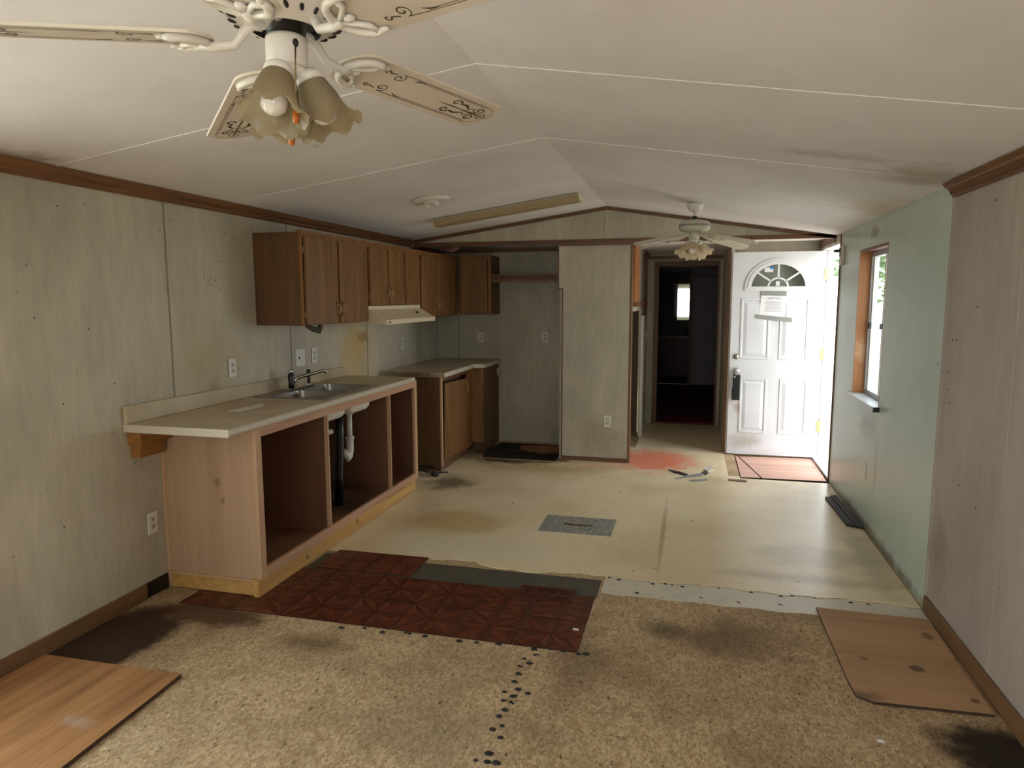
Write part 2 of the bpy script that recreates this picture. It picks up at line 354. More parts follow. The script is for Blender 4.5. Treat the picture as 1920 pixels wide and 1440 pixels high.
def mk_particle():
    m = N('dirty_particle_board', 0.85, 0.25)
    v = m.voro((1, 0.55, 1), 95, out='Color'); f = m.noise((1, 0.6, 1), 130, 3, 0.7); g = m.noise(scale=2.4, detail=5, rough=0.6)
    sep = m.n.new('ShaderNodeSeparateColor'); m.l.new(v, sep.inputs[0])
    col = m.mix(sep.outputs[0], (200, 175, 139), (163, 135, 100)); col = m.mix(m.rng(f, 0.5, 0.72, 0, 0.8), col, (96, 76, 54))
    col = m.mix(m.rng(m.noise((1, 0.6, 1), 70, 2), 0.66, 0.74, 0, 0.9), col, (214, 200, 174))
    col = m.mix(m.rng(m.noise((1, 0.5, 1), 48, 3), 0.64, 0.70, 0, 0.8), col, (70, 54, 38))
    col = m.mix(m.rng(g, 0.44, 0.72, 0, 0.55), col, (104, 80, 56))
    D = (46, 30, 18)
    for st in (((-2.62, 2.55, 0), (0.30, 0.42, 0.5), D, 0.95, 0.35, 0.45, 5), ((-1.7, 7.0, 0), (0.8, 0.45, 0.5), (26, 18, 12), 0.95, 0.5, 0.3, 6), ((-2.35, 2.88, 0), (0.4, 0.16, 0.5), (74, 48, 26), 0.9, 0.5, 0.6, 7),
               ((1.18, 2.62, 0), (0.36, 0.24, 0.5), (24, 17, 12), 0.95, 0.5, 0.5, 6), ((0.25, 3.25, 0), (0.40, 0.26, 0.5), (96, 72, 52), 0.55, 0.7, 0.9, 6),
               ((-0.1, 3.3, 0), (0.16, 0.14, 0.5), (84, 78, 56), 0.55, 0.9, 0.5, 6), ((-0.45, 2.9, 0), (0.2, 0.5, 0.5), (78, 58, 42), 0.5, 0.9, 0.7, 5),
               ((-1.65, 2.75, 0), (0.22, 0.1, 0.5), (86, 66, 42), 0.6, 0.8, 0.7, 8), ((-2.17, 2.33, 0), (0.07, 0.05, 0.5), (60, 44, 26), 0.8, 0.5, 0.5, 12),
               ((-0.9, 2.25, 0), (0.4, 0.25, 0.5), (110, 100, 84), 0.4, 0.9, 0.7, 5)):
        col = m.stain(col, *st)
    m.color(col).bump(f, 0.35, 0.002); return m.mat
M['particle'] = mk_particle()
def mk_lino():
    m = N('worn_yellow_linoleum', 0.34, 0.5)
    g = m.noise(scale=1.6, detail=5, rough=0.6); f = m.noise(scale=22, detail=4, rough=0.7)
    col = m.mix(m.rng(g, 0.35, 0.7), (234, 216, 182), (216, 194, 154)); col = m.mix(m.rng(f, 0.6, 0.8, 0, 0.25), col, (160, 132, 86))
    sp = m.rng(m.noise((0.6, 1, 1), 26, 3), 0.70, 0.74); col = m.mix(sp, col, (84, 66, 44))
    for st in (((-1.35, 4.12, 0), (0.66, 0.30, 0.5), (226, 214, 190), 0.6, 0.35, 0.5, 4), ((-1.6, 4.6, 0), (0.5, 0.35, 0.5), (190, 158, 96), 0.6, 0.6, 0.4, 4),
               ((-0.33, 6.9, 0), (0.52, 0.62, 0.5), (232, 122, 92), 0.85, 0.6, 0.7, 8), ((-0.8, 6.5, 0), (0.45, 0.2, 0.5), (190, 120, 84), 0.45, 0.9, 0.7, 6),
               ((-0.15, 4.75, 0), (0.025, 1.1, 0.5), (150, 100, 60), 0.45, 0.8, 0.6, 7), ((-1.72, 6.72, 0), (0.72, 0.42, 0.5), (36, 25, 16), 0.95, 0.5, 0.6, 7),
               ((-2.0, 5.6, 0), (0.3, 0.35, 0.5), (70, 52, 32), 0.75, 0.8, 0.8, 6), ((-1.3, 6.3, 0), (0.9, 0.3, 0.5), (168, 138, 70), 0.6, 0.9, 0.8, 5),
               ((0.7, 4.1, 0), (0.6, 0.12, 0.5), (150, 128, 96), 0.5, 0.9, 0.9, 6), ((0.75, 4.5, 0), (0.4, 0.25, 0.5), (166, 150, 118), 0.45, 0.5, 0.7, 5),
               ((1.1, 4.6, 0), (0.14, 0.9, 0.5), (160, 148, 120), 0.6, 0.9, 0.7, 5),
               ((0.5, 6.25, 0), (0.8, 0.2, 0.5), (176, 158, 122), 0.4, 0.9, 0.9, 7)):
        col = m.stain(col, *st)
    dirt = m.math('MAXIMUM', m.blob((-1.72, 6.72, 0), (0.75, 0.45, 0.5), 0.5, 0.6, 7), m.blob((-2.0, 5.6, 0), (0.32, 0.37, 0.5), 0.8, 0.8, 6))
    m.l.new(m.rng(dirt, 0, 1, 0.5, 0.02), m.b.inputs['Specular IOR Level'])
    m.color(col).rough(m.rng(f, 0.3, 0.8, 0.27, 0.38)).bump(m.noise(scale=5, detail=3), 0.1, 0.004); return m.mat
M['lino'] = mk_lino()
M['strip'] = plain('dirty_white_vinyl', (222, 212, 192), 0.4, 0, 0.15)
M['backing'] = plain('dark_grey_tile_backing', (86, 78, 62), 0.75, 0, 0.25)
for i, c in enumerate(((96, 42, 24), (78, 32, 18), (114, 56, 32))):
    M['pq%d' % i] = wood('parquet_tone_%d' % i, c, tuple(int(v * 0.75) for v in c), ('x', 'y', 'x')[i], 2.0, 0.38, True)
M['pq_base'] = plain('parquet_groove', (50, 24, 14), 0.6)
M['ply'] = wood('weathered_plywood', (184, 146, 108), (162, 124, 90), 'x', 0.5, 0.7, stains=(
    ((0.98, 3.16, 0.0), (0.04, 0.035, 0.2), (76, 56, 40), 0.8, 0.5, 0.4, 12), ((0.78, 3.2, 0.0), (0.03, 0.025, 0.2), (110, 78, 54), 0.7, 0.6, 0.4, 12), ((0.7, 2.88, 0.0), (0.14, 0.06, 0.2), (92, 66, 46), 0.7, 0.8, 0.8, 14),
    ((1.12, 3.5, 0), (0.03, 0.05, 0.2), (90, 64, 44), 0.7, 0.7, 0.8, 12), ((1.13, 2.95, 0), (0.025, 0.025, 0.2), (80, 56, 40), 0.8, 0.7, 0.4, 12)))
M['ply2'] = wood('orange_plywood', (176, 128, 84), (130, 88, 54), 'y', 0.7, 0.5, stains=(((-2.2, 1.95, 0), (0.1, 0.05, 0.2), (176, 160, 150), 0.5, 0.9, 0.9, 12),))
M['ply_edge'] = plain('dark_plywood_edge', (74, 52, 36), 0.8)
M['mat_board'] = wood('reddish_chipboard_panel', (204, 166, 148), (178, 134, 116), 'x', 0.5, 0.8)
M['subfloor'] = plain('rotten_subfloor', (44, 30, 20), 0.95, 0, 0.5)
M['carpet'] = plain('crimson_carpet', (126, 18, 44), 0.95, 0, 0.3)
M['bed_wall'] = plain('mauve_grey_wall', (176, 160, 160), 0.7, 0, 0.06)
M['bath_wall'] = plain('bathroom_wallpaper', (150, 138, 122), 0.8, 0, 0.3)
M['vanity'] = wood('dark_red_vanity_wood', (96, 40, 26), (66, 26, 16), 'z', 1.0, 0.4)
M['goo'] = plain('dried_dark_adhesive', (40, 38, 34), 0.7, 0, 0.4)
M['grass'] = plain('pale_dry_yard', (208, 202, 190), 0.95, 0, 0.15)
M['leaf'] = plain('tree_leaves', (96, 128, 80), 0.7, 0, 0.35)
M['bark'] = plain('tree_bark', (96, 80, 66), 0.9, 0, 0.3)
M['siding'] = plain('pale_siding', (206, 206, 200), 0.6, 0, 0.05)

# ================================================================== room shell
LX, RX, RG, RGZ = -2.80, 1.205, -0.80, 2.462
LZ, RZE = 2.185, 2.145
GY, BY, Y0, HY = 6.70, 7.47, -2.6, 9.0
FZ = 2.155
def zl(x): return LZ + (RGZ - LZ) * (x - LX) / (RG - LX)
def zr(x): return RZE + (RGZ - RZE) * (RX - x) / (RX - RG)
# ---- floor
holes = [(0.46, 1.24, 6.36, 7.40), (-2.06, -1.275, 6.62, 7.469), (-0.842, -0.638, 4.703, 4.772)]
mb = MB()
for a, b, c, d in rect_holes(LX - 0.12, RX + 0.12, Y0 - 0.1, BY, holes, ys=(3.9,)): mb.box((a, c, -0.05), (b, d, 0))
mb.box((-0.67, BY, -0.05), (0.48, HY + 0.12, 0))
floor = tag(mb.build('floor', M['particle']), 'stained particle board subfloor of the gutted room', 'floor', kind='structure')
MB().box((-2.06, 6.62, -0.045), (-1.275, 7.469, -0.022)).build('rotten_underlayer', M['subfloor'], floor)
sub = MB().box((LX, 6.2, -0.11), (RX + 0.12, BY, -0.07)).build('rotten_underlayer', M['subfloor'], floor)
# linoleum sheet
def lino_edge(x): return 3.86 + 0.012 * math.sin(x * 9) + 0.01 * math.sin(x * 31 + 1) + (0.03 if -1.57 < x < -1.2 else 0) - (0.03 if -1.2 < x < -0.76 else 0)
mb = MB(); lh = holes + [(0.36, 0.46, 6.42, 7.40), (-2.2, -1.275, 6.55, 7.44)]
for a, b, c, d in rect_holes(LX + 0.012, RX - 0.012, 4.0, BY - 0.012, lh): mb.box((a, c, 0.0), (b, d, 0.003))
xs = [LX + 0.012 + i * (RX - LX - 0.024) / 80 for i in range(81)]
for a, b in zip(xs, xs[1:]): mb.prism([(a, lino_edge(a)), (b, lino_edge(b)), (b, 4.0), (a, 4.0)], 'z', 0.0, 0.003)
mb.box((-0.55, BY - 0.012, 0), (0.36, HY, 0.003))
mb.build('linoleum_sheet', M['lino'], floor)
# white vinyl strip left beyond the parquet
mb = MB(); xs = [-0.44 + i * (1.19 + 0.44) / 30 for i in range(31)]
for a, b in zip(xs, xs[1:]):
    mb.prism([(a, 3.63 + 0.008 * math.sin(a * 23)), (b, 3.63 + 0.008 * math.sin(b * 23)), (b, lino_edge(b) - 0.012), (a, lino_edge(a) - 0.012)], 'z', 0.0, 0.002)
mb.build('white_vinyl_strip', M['strip'], floor)
# exposed tile backing row
bx('tile_backing', (-2.2, 3.565, 0), (-0.455, 3.80, 0.002), M['backing'], floor)
# parquet tiles (each one a part)
def parquet_mesh():
    mb = MB(); h = 0.151
    mb.box((-h, -h, 0), (h, h, 0.002), 3)
    O, C, E_, P = (0, 0), (1, 1), (1, 0), (0.60, 0.27)
    tris = [((O, E_, P), 0), ((O, P, C), 1), ((E_, C, P), 2)]
    for sx in (1, -1):
        for sy in (1, -1):
            for sw in (0, 1):
                for t, mi in tris:
                    pts = [((p[1], p[0]) if sw else p) for p in t]
                    cx = sum(p[0] for p in pts) / 3; cy = sum(p[1] for p in pts) / 3
                    q = [((cx + (p[0] - cx) * 0.93) * sx * h * 0.985, (cy + (p[1] - cy) * 0.93) * sy * h * 0.985) for p in pts]
                    mb.prism(q, 'z', 0.002, 0.0034, (mi + sw + (sx > 0)) % 3)
    return mb
proto = parquet_mesh().build('parquet_tile', [M['pq0'], M['pq1'], M['pq2'], M['pq_base']], floor, base=True)
first = True
for r in range(2):
    for c in range(8):
        x = -0.613 - c * 0.305; y = 3.108 + r * 0.305
        if r == 1 and c > 5: continue
        if c == 7: continue
        o = proto if first else proto.copy()
        if not first: COL.objects.link(o); o.parent = floor
        first = False
        o.location = Vector((x, y, 0.0005)) - ORI[floor.name]; o.rotation_euler = (0, 0, random.choice((0, 1, 2, 3)) * math.pi / 2 + random.uniform(-0.006, 0.006))
def slat_tile_mesh():
    mb = MB(); h = 0.151; mb.box((-h, -h, 0), (h, h, 0.002), 3)
    for i in range(2):
        for j in range(2):
            for k in range(4):
                a = -h + i * h + 0.004; b = -h + j * h + 0.004; w = (h - 0.008) / 4
                if (i + j) % 2: mb.box((a + k * w + 0.001, b, 0.002), (a + (k + 1) * w - 0.001, b + h - 0.008, 0.0034), (k + i) % 3)
                else: mb.box((a, b + k * w + 0.001, 0.002), (a + h - 0.008, b + (k + 1) * w - 0.001, 0.0034), (k + j) % 3)
    return mb
pr2 = slat_tile_mesh().build('parquet_tile', [M['pq2'], M['pq0'], M['pq2'], M['pq_base']], floor, base=True)
pr2.location = Vector((-1.99, 3.72, 0.004)) - ORI[floor.name]
o = pr2.copy(); COL.objects.link(o); o.parent = floor; o.location = Vector((-1.685, 3.725, 0.004)) - ORI[floor.name]; o.rotation_euler = (0, 0, math.pi / 2 + 0.01)
# dried adhesive spots
mb = MB()
dz5 = [(1100, 185), (1105, 215), (1050, 235), (1075, 258), (1025, 272), (1020, 312), (998, 352), (1018, 392), (948, 405), (1068, 413), (992, 428), (940, 450), (980, 457), (950, 498), (920, 530), (935, 580), (888, 598), (928, 640), (868, 722), (800, 757), (860, 765), (905, 770), (110, 75), (225, 75), (320, 97), (460, 105), (440, 100), (540, 118), (715, 143), (805, 152), (920, 158), (1185, 185), (1245, 192), (1330, 210), (1370, 210)]
dz4 = [(100, 430), (140, 440), (290, 458), (345, 458), (375, 463), (500, 518), (665, 538), (848, 548), (900, 510), (850, 512), (1235, 548), (1160, 540), (720, 495), (490, 460), (220, 497), (420, 470), (580, 478), (1000, 520)]
spots = [(600 + x * .3646, 1150 + y * .3646, 0.010) for x, y in dz5] + [(1100 + x * .427, 900 + y * .427, 0.008) for x, y in dz4]
for x, y, r in spots:
    p = onz(x, y); k = random.uniform(0.7, 1.5)
    mb.sphere((p.x, p.y, 0.001), (r * k * 1.2, r * k, 0.005), 8)
    if random.random() < 0.5: mb.sphere((p.x + r * 1.2, p.y + r * random.uniform(-1, 1), 0.001), (r * 0.7, r * 0.5, 0.004), 6)
tag(mb.build('adhesive_spots', M['goo'], floor), kind='stuff')

# ---- walls
def y_wall(name, x_in, sgn, panels, hol, ztop, label, thick=0.11):
    """wall along Y whose room face is x_in; sgn=-1 wall lies on the -X side"""
    mb = MB(); ya, yb = panels[0][0], panels[-1][1]
    xo = x_in + sgn * 0.012
    for a, b, c, d in rect_holes(ya, yb, -0.12, ztop + 0.35, hol): mb.box((xo, a, c), (xo + sgn * thick, b, d))
    w = tag(mb.build(name, M['siding']), label, 'wall', kind='structure')
    for i, (a, b, m) in enumerate(panels):
        mb = MB()
        for p, q, c, d in rect_holes(a + 0.002, b - 0.002, 0.0, ztop, hol): mb.box((x_in, p, c), (xo, q, d))
        mb.build('wall_panel', m, w)
        if i and m is M['wall_l']: bx('seam_batten', (x_in, a - 0.005, 0.0), (x_in - sgn * 0.003, a + 0.005, ztop - 0.02), M['seam'], w)
    return w
ys = [Y0, -1.62, -0.40, 0.82, 2.04, 3.26, 4.45, 5.67, 6.90, BY]
wl = y_wall('wall_left', LX, -1, [(a, b, M['wall_l']) for a, b in zip(ys, ys[1:])], [(-0.6, 1.8, 0.35, 2.04)], LZ, 'long pale wallboard wall with streaked vinyl face behind the kitchen units')
ysr = [Y0, -0.60, 0.62, 1.84, 3.06, 3.83]
wr = y_wall('wall_right', RX, 1, [(a, b, M['wall_r']) for a, b in zip(ysr, ysr[1:])] + [(3.83, 6.46, M['green']), (7.43, BY, M['wall_g'])],
            [(4.96, 5.75, 0.86, 1.955), (6.46, 7.43, -0.02, 2.08), (6.46, 7.43, -0.2, -0.02)], RZE, 'outer wall with brownish wallboard, then pale green board around the window')
# head wall above the front door
MB().box((RX, 6.46, 2.08), (RX + 0.012, 7.43, 2.145)).build('wall_panel', M['wall_g'], wr)
bx('panel_edge_strip', (RX - 0.008, 3.815, 0.0), (RX, 3.83, 2.10), M['wall_r'], wr)
bx('seam_strip', (RX - 0.003, 3.052, 0.0), (RX, 3.068, 2.10), M['wall_r'], wr)
bx('painted_scar_plate', (RX - 0.004, 5.175, 0.33), (RX, 5.24, 0.45), M['green'], wr, 0.002)
# rear wall behind the camera
mb = MB()
for a, b, c, d in rect_holes(LX - 0.12, RX + 0.12, -0.12, 2.6, [(-1.6, 0.4, 0.75, 2.05)]): mb.box((a, Y0 - 0.12, c), (b, Y0, d))
tag(mb.build('wall_rear', M['wall_l']), 'pale end wall behind the viewpoint with a window', 'wall', kind='structure')
# gable wall above the kitchen
mb = MB().prism([(LX, 2.125), (RX, 2.125), (RX, RZE), (RG, RGZ), (LX, LZ)], 'y', GY + 0.012, GY + 0.09)
wf = tag(mb.build('wall_far', M['wall_g']), 'shallow gable wall of pale streaked panels above the kitchen', 'wall', kind='structure')
gs = [LX, -2.067, -0.822, 0.464, RX]
for a, b in zip(gs, gs[1:]):
    def ct(x): return (zl(x) if x <= RG else zr(x))
    pts = [(a + 0.003, 2.125), (b - 0.003, 2.125), (b - 0.003, ct(b - 0.003))]
    if a < RG < b: pts.append((RG, RGZ))
    pts.append((a + 0.003, ct(a + 0.003)))
    MB().prism(pts, 'y', GY, GY + 0.012).build('wall_panel', M['wall_g'], wf)
# back wall of the kitchen niche and behind the door
mb = MB().box((LX - 0.12, BY + 0.012, -0.12), (-1.201, BY + 0.1, 2.5)); mb.box((0.36, BY + 0.012, -0.12), (RX + 0.12, BY + 0.1, 2.5))
wb = tag(mb.build('wall_back', M['wall_n']), 'streaked wallboard wall at the back of the kitchen niche', 'wall', kind='structure')
for a, b in ((LX, -2.55), (-2.55, -1.33), (-1.33, -1.21), (0.36, RX)):
    bx('wall_panel', (a + 0.002, BY, 0), (b - 0.002, BY + 0.012, FZ), M['wall_g'] if a > 0 else M['wall_n'], wb)
# closet partition: front, left side, right side with an opening
cl = MB().box((-1.22, GY + 0.012, 0), (-0.58, GY + 0.05, 2.12)).build('wall_closet', M['wall_g'])
tag(cl, 'narrow projecting closet partition with pale front panel and outlet', 'wall', kind='structure')
mb = MB().box((-1.22, GY, 0.0), (-0.562, GY + 0.012, 2.115)); mb.box((-1.262, GY, 1.70), (-1.22, GY + 0.012, 2.115)); mb.build('wall_panel', M['wall_g'], cl)
bx('closet_side', (-1.25, GY + 0.012, 0), (-1.21, BY, 2.12), M['wall_n'], cl)
bx('soffit_side', (-1.262, GY + 0.012, 1.70), (-1.251, GY + 0.25, 2.12), M['wall_n'], cl)
mb = MB()
for a, b, c, d in rect_holes(GY + 0.05, 8.45, 0, FZ, [(6.80, 8.05, 0.0, 1.47)]): mb.box((-0.572, a, c), (-0.56, b, d))
mb.build('hall_side_panel', M['wall_g'], cl)
bx('closet_lining', (-1.20, GY + 0.06, 0.001), (-1.19, 8.4, 2.1), M['void'], cl)
bx('closet_lining', (-1.20, 8.36, 0.001), (-0.61, 8.40, 2.1), M['void'], cl)
bx('closet_lining', (-1.20, GY + 0.055, 0.001), (-0.61, GY + 0.06, 2.1), M['void'], cl)
bx('closet_lining', (-1.20, GY + 0.06, 0.0035), (-0.61, 8.36, 0.006), M['void'], cl)
bx('corner_trim', (-0.574, GY - 0.006, 0), (-0.552, GY + 0.06, 2.10), M['trim_z'], cl, 0.003)
bx('corner_trim', (-1.228, GY - 0.005, 0), (-1.216, GY + 0.015, 1.70), M['trim_z'], cl)
bx('corner_trim', (-1.270, GY - 0.005, 1.69), (-1.258, GY + 0.015, 2.11), M['trim_z'], cl)
bx('notch_trim', (-1.270, GY - 0.005, 1.69), (-1.216, GY + 0.012, 1.70), M['trim_z'], cl)
bx('base_trim', (-1.215, GY - 0.008, 0.003), (-0.575, GY, 0.045), M['trim_x'], cl)
bx('exposed_stud', (-0.562, 6.80, 1.56), (-0.535, 7.30, 2.11), M['stained'], cl)
bx('ledge_rail', (-0.562, 6.85, 1.52), (-0.515, 8.42, 1.56), M['trim'], cl)
bx('door_trim', (-0.562, 8.30, 1.40), (-0.535, 8.45, 2.11), M['trim_z'], cl)
bx('jamb_stud', (-0.562, 6.762, 0.003), (-0.552, 6.80, 1.50), M['trim_z'], cl)
bx('closet_door', (-0.571, 8.0, 0.02), (-0.556, 8.045, 1.45), M['wall_g'], cl)
bx('jamb_strip', (-0.562, 8.05, 0.003), (-0.53, 8.40, 1.40), M['jamb'], cl)
# hall
hl = MB().box((-0.66, 8.45, 0), (-0.55, HY, FZ)); hl = tag(hl.build('wall_hall_left', M['wall_n']), 'grey hall wall beside the closet with a light switch', 'wall', kind='structure')
hr = tag(MB().box((0.36, BY + 0.1, 0), (0.47, HY, FZ)).build('wall_hall_right', M['wall_n']), 'short hall wall hidden mostly by the open front door', 'wall', kind='structure')
bx('corner_trim', (0.345, BY - 0.03, 0.003), (0.385, BY + 0.02, 2.11), M['trim_z'], hr)
bx('corner_post', (0.372, BY - 0.055, 0.003), (0.405, BY - 0.03, 2.11), M['jamb'], hr)
mb = MB()
for a, b, c, d in rect_holes(-1.8, 1.4, -0.02, 2.5, [(-0.42, 0.31, -0.02, 2.0)]): mb.box((a, HY, c), (b, HY + 0.1, d))
he = tag(mb.build('wall_hall_end', M['wall_n']), 'hall end wall around the dark bedroom doorway', 'wall', kind='structure')
bx('door_casing', (-0.47, HY - 0.015, 0.003), (-0.41, HY + 0.11, 2.0), M['trim_dark'], he)
bx('door_casing', (0.30, HY - 0.015, 0.003), (0.325, HY + 0.11, 2.0), M['trim_dark'], he)
bx('door_casing', (-0.47, HY - 0.015, 1.995), (0.325, HY + 0.11, 2.055), M['trim_dark'], he)
# bedroom and bathroom beyond
bd = MB().box((-1.8, HY + 0.1, -0.05), (1.4, 13.2, 0.012)).build('floor_bedroom', M['carpet']); tag(bd, 'crimson carpet in the dark bedroom beyond the hall', 'carpet', kind='structure')
mb = MB()
for a, b, c, d in rect_holes(-1.8, 1.4, 0, 2.5, [(-0.62, -0.03, -0.02, 2.08)]): mb.box((a, 13.2, c), (b, 13.3, d))
bw = tag(mb.build('wall_bedroom', M['bed_wall']), 'mauve grey bedroom wall with script lettering and bathroom doorway', 'wall', kind='structure')
bx('side_wall', (-1.9, HY + 0.1, 0), (-1.8, 16.0, 2.5), M['bed_wall'], bw); mb = MB()
for a, b, c, d in rect_holes(HY + 0.1, 16.0, 0, 2.5, []): mb.box((1.4, a, c), (1.5, b, d))
mb.build('side_wall', M['bed_wall'], bw)
bx('ceiling_board', (-1.9, HY + 0.1, 2.26), (1.5, 13.3, 2.35), M['ceil'], bw)
bx('crown_trim', (-1.8, 13.17, 2.17), (1.4, 13.2, 2.21), M['trim_dark'], bw)
bx('door_casing', (-0.67, 13.17, 0.012), (-0.61, 13.2, 2.09), M['trim_dark'], bw); bx('door_casing', (-0.05, 13.17, 0.012), (0.01, 13.2, 2.09), M['trim_dark'], bw)
bx('door_casing', (-0.67, 13.17, 2.08), (0.01, 13.2, 2.13), M['trim_dark'], bw)
mb = MB(); Mt = Matrix.Translation((0.40, 13.196, 1.985)) @ Matrix.Rotation(math.pi / 2, 4, 'X'); text_mb(mb, 'Live Laugh Love', 0.125, Mt, 0, 0.35); mb.build('script_lettering', M['ink_d'], bw)
bf = tag(MB().box((-1.8, 13.3, -0.05), (1.4, 15.2, 0.005)).build('floor_bathroom', M['bath_wall']), 'dark bathroom floor beyond the bedroom', 'floor', kind='structure')
bb = tag(MB().box((-1.9, 15.0, 0), (1.5, 15.1, 2.5)).build('wall_bathroom', M['bath_wall']), 'papered bathroom wall with mirror beyond the bedroom', 'wall', kind='structure')
bx('ceiling_board', (-1.9, 13.3, 2.26), (1.5, 15.1, 2.35), M['ceil'], bb)
# ---- ceiling
mb = MB(); t = 0.10
mb.prism([(LX - 0.12, zl(LX - 0.12) + 0.016), (RG, RGZ + 0.016), (RX + 0.12, zr(RX + 0.12) + 0.016), (RX + 0.12, zr(RX) + t), (RG, RGZ + t), (LX - 0.12, LZ + t)], 'y', Y0 - 0.1, GY + 0.05)
ce = tag(mb.build('ceiling', M['ceil_gap']), 'low white cathedral ceiling of stippled boards with a centre ridge', 'ceiling', kind='structure')
cs = [Y0, -1.10, 0.12, 1.34, 2.57, 3.79, 5.01, 6.10, GY + 0.02]
for a, b in zip(cs, cs[1:]):
    g = 0.004
    MB().prism([(LX, LZ), (RG, RGZ), (RG, RGZ + 0.014), (LX, LZ + 0.014)], 'y', a + g, b - g).build('ceiling_panel', M['ceil'], ce)
    MB().prism([(RG, RGZ), (RX, RZE), (RX, RZE + 0.014), (RG, RGZ + 0.014)], 'y', a + g, b - g).build('ceiling_panel', M['ceil'], ce)
for y in (2.57, 3.79):   # raised seam beads on the nearer joints
    mb = MB(); mb.prism([(LX, LZ - 0.003), (RG, RGZ - 0.003), (RX, RZE - 0.003), (RX, RZE + 0.001), (RG, RGZ + 0.001), (LX, LZ + 0.001)], 'y', y - 0.007, y + 0.007); mb.build('seam_bead', M['ceil'], ce)
cb = tag(MB().box((LX - 0.12, GY + 0.03, FZ), (RX + 0.12, HY + 0.1, FZ + 0.05)).build('ceiling_back', M['ceil']), 'flat low ceiling over the niche, hall and front door', 'ceiling', kind='structure')
# ---- trims
def crown(name, pts, mat, label, ya, yb):
    return tag(MB().prism(pts, 'y', ya, yb).build(name, mat), label, 'trim', kind='structure')
crown('trim_1', [(LX, 2.125), (LX + 0.012, 2.125), (LX + 0.02, 2.135), (LX + 0.018, 2.15), (LX + 0.034, 2.165), (LX + 0.05, 2.19), (LX, 2.183)], M['trim'], 'brown wooden crown moulding along the top of the left wall', Y0, GY)
t2 = crown('trim_2', [(RX, 2.075), (RX - 0.010, 2.075), (RX - 0.014, 2.088), (RX, 2.088)], M['trim'], 'glossy brown ribbed crown moulding over the brownish right wall', Y0, 3.83)
MB().prism([(RX, 2.088), (RX - 0.016, 2.088), (RX - 0.03, 2.118), (RX, 2.118)], 'y', Y0, 3.84).build('moulding_face', M['trim_pale'], t2)
MB().prism([(RX, 2.118), (RX - 0.032, 2.118), (RX - 0.036, 2.126), (RX, 2.126)], 'y', Y0, 3.85).build('moulding_band', M['trim'], t2)
MB().prism([(RX, 2.126), (RX - 0.038, 2.126), (RX - 0.05, 2.146), (RX, 2.144)], 'y', Y0, 3.86).build('moulding_face', M['trim_pale'], t2)
tg = tag(MB().box((LX + 0.05, GY - 0.014, 2.122), (RX - 0.002, GY, 2.160)).build('trim_3', M['trim_x']), 'brown wood trim strips outlining the gable wall', 'trim', kind='structure')
MB().prism([(LX + 0.02, LZ - 0.032), (RG, RGZ - 0.033), (RG, RGZ - 0.002), (LX + 0.02, LZ)], 'y', GY - 0.014, GY).build('rake_trim', M['trim_x'], tg)
MB().prism([(RG, RGZ - 0.033), (RX - 0.003, RZE - 0.030), (RX - 0.003, RZE), (RG, RGZ - 0.002)], 'y', GY - 0.014, GY).build('rake_trim', M['trim_x'], tg)
bx('cross_trim', (-1.275, GY - 0.022, 2.100), (-0.50, GY - 0.012, 2.148), M['trim_x'], tg)
tb = tag(MB().box((LX, BY - 0.012, 2.105), (-1.26, BY, 2.15)).build('trim_4', M['trim_dark']), 'dark wood strip along the top of the niche wall', 'trim', kind='structure')
bx('hall_crown', (-0.55, HY - 0.02, 2.085), (0.36, HY, 2.125), M['trim_dark'], tb); bx('hall_crown', (-0.555, 8.45, 2.10), (-0.53, HY, 2.14), M['trim_dark'], tb)
bx('side_strip', (LX, GY + 0.02, 2.06), (LX + 0.012, BY, 2.15), M['trim_dark'], tb)
t5 = tag(MB().box((RX - 0.014, GY, 2.085), (RX, BY, 2.15)).build('trim_5', M['trim']), 'brown wood trim over the front door opening', 'trim', kind='structure')
bx('post_strip', (RX - 0.010, 6.445, 0.0), (RX + 0.004, 6.46, 2.13), M['trim_dark'], t5)
tag(MB().box((LX, Y0, 0), (LX + 0.012, 2.96, 0.085)).build('baseboard_left', M['base'], bevel=0.003), 'brown wooden baseboard along the left wall', 'baseboard', kind='structure')
b2 = tag(MB().box((LX, 2.962, 0.004), (LX + 0.010, 3.115, 0.085)).build('baseboard_black', M['black']), 'short black base strip between baseboard and sink cabinet', 'baseboard', kind='structure')
tag(MB().box((RX - 0.014, Y0, 0), (RX, 3.82, 0.085)).build('baseboard_right', M['base'], bevel=0.003), 'brown wooden baseboard below the brownish right wall', 'baseboard', kind='structure')

# ---- kitchen window in the green wall
w1 = thing('window_1', (RX, 5.355, 0.86), 'narrow sliding window with orange stained jamb and marble sill', 'window', kind='structure')
WX = RX + 0.10
bx('side_jamb', (RX + 0.0, 5.735, 0.885), (WX, 5.75, 1.94), M['stained'], w1); bx('side_jamb', (RX, 4.96, 0.885), (WX, 4.975, 1.94), M['stained'], w1)
bx('head_jamb', (RX, 4.96, 1.935), (WX, 5.75, 1.955), M['stained_x'], w1)
bx('sill', (RX - 0.035, 4.95, 0.86), (WX, 5.79, 0.885), M['marble'], w1, 0.003)
bx('sill_end_cap', (RX - 0.038, 4.935, 0.855), (RX + 0.01, 4.955, 0.887), M['black'], w1)
bx('window_frame', (WX - 0.025, 5.70, 0.885), (WX + 0.025, 5.735, 1.935), M['alu'], w1); bx('window_frame', (WX - 0.025, 4.975, 0.885), (WX + 0.025, 5.0, 1.935), M['alu'], w1)
bx('window_frame', (WX - 0.025, 5.0, 1.90), (WX + 0.025, 5.70, 1.935), M['alu'], w1); bx('window_frame', (WX - 0.025, 5.0, 0.885), (WX + 0.025, 5.70, 0.92), M['alu'], w1)
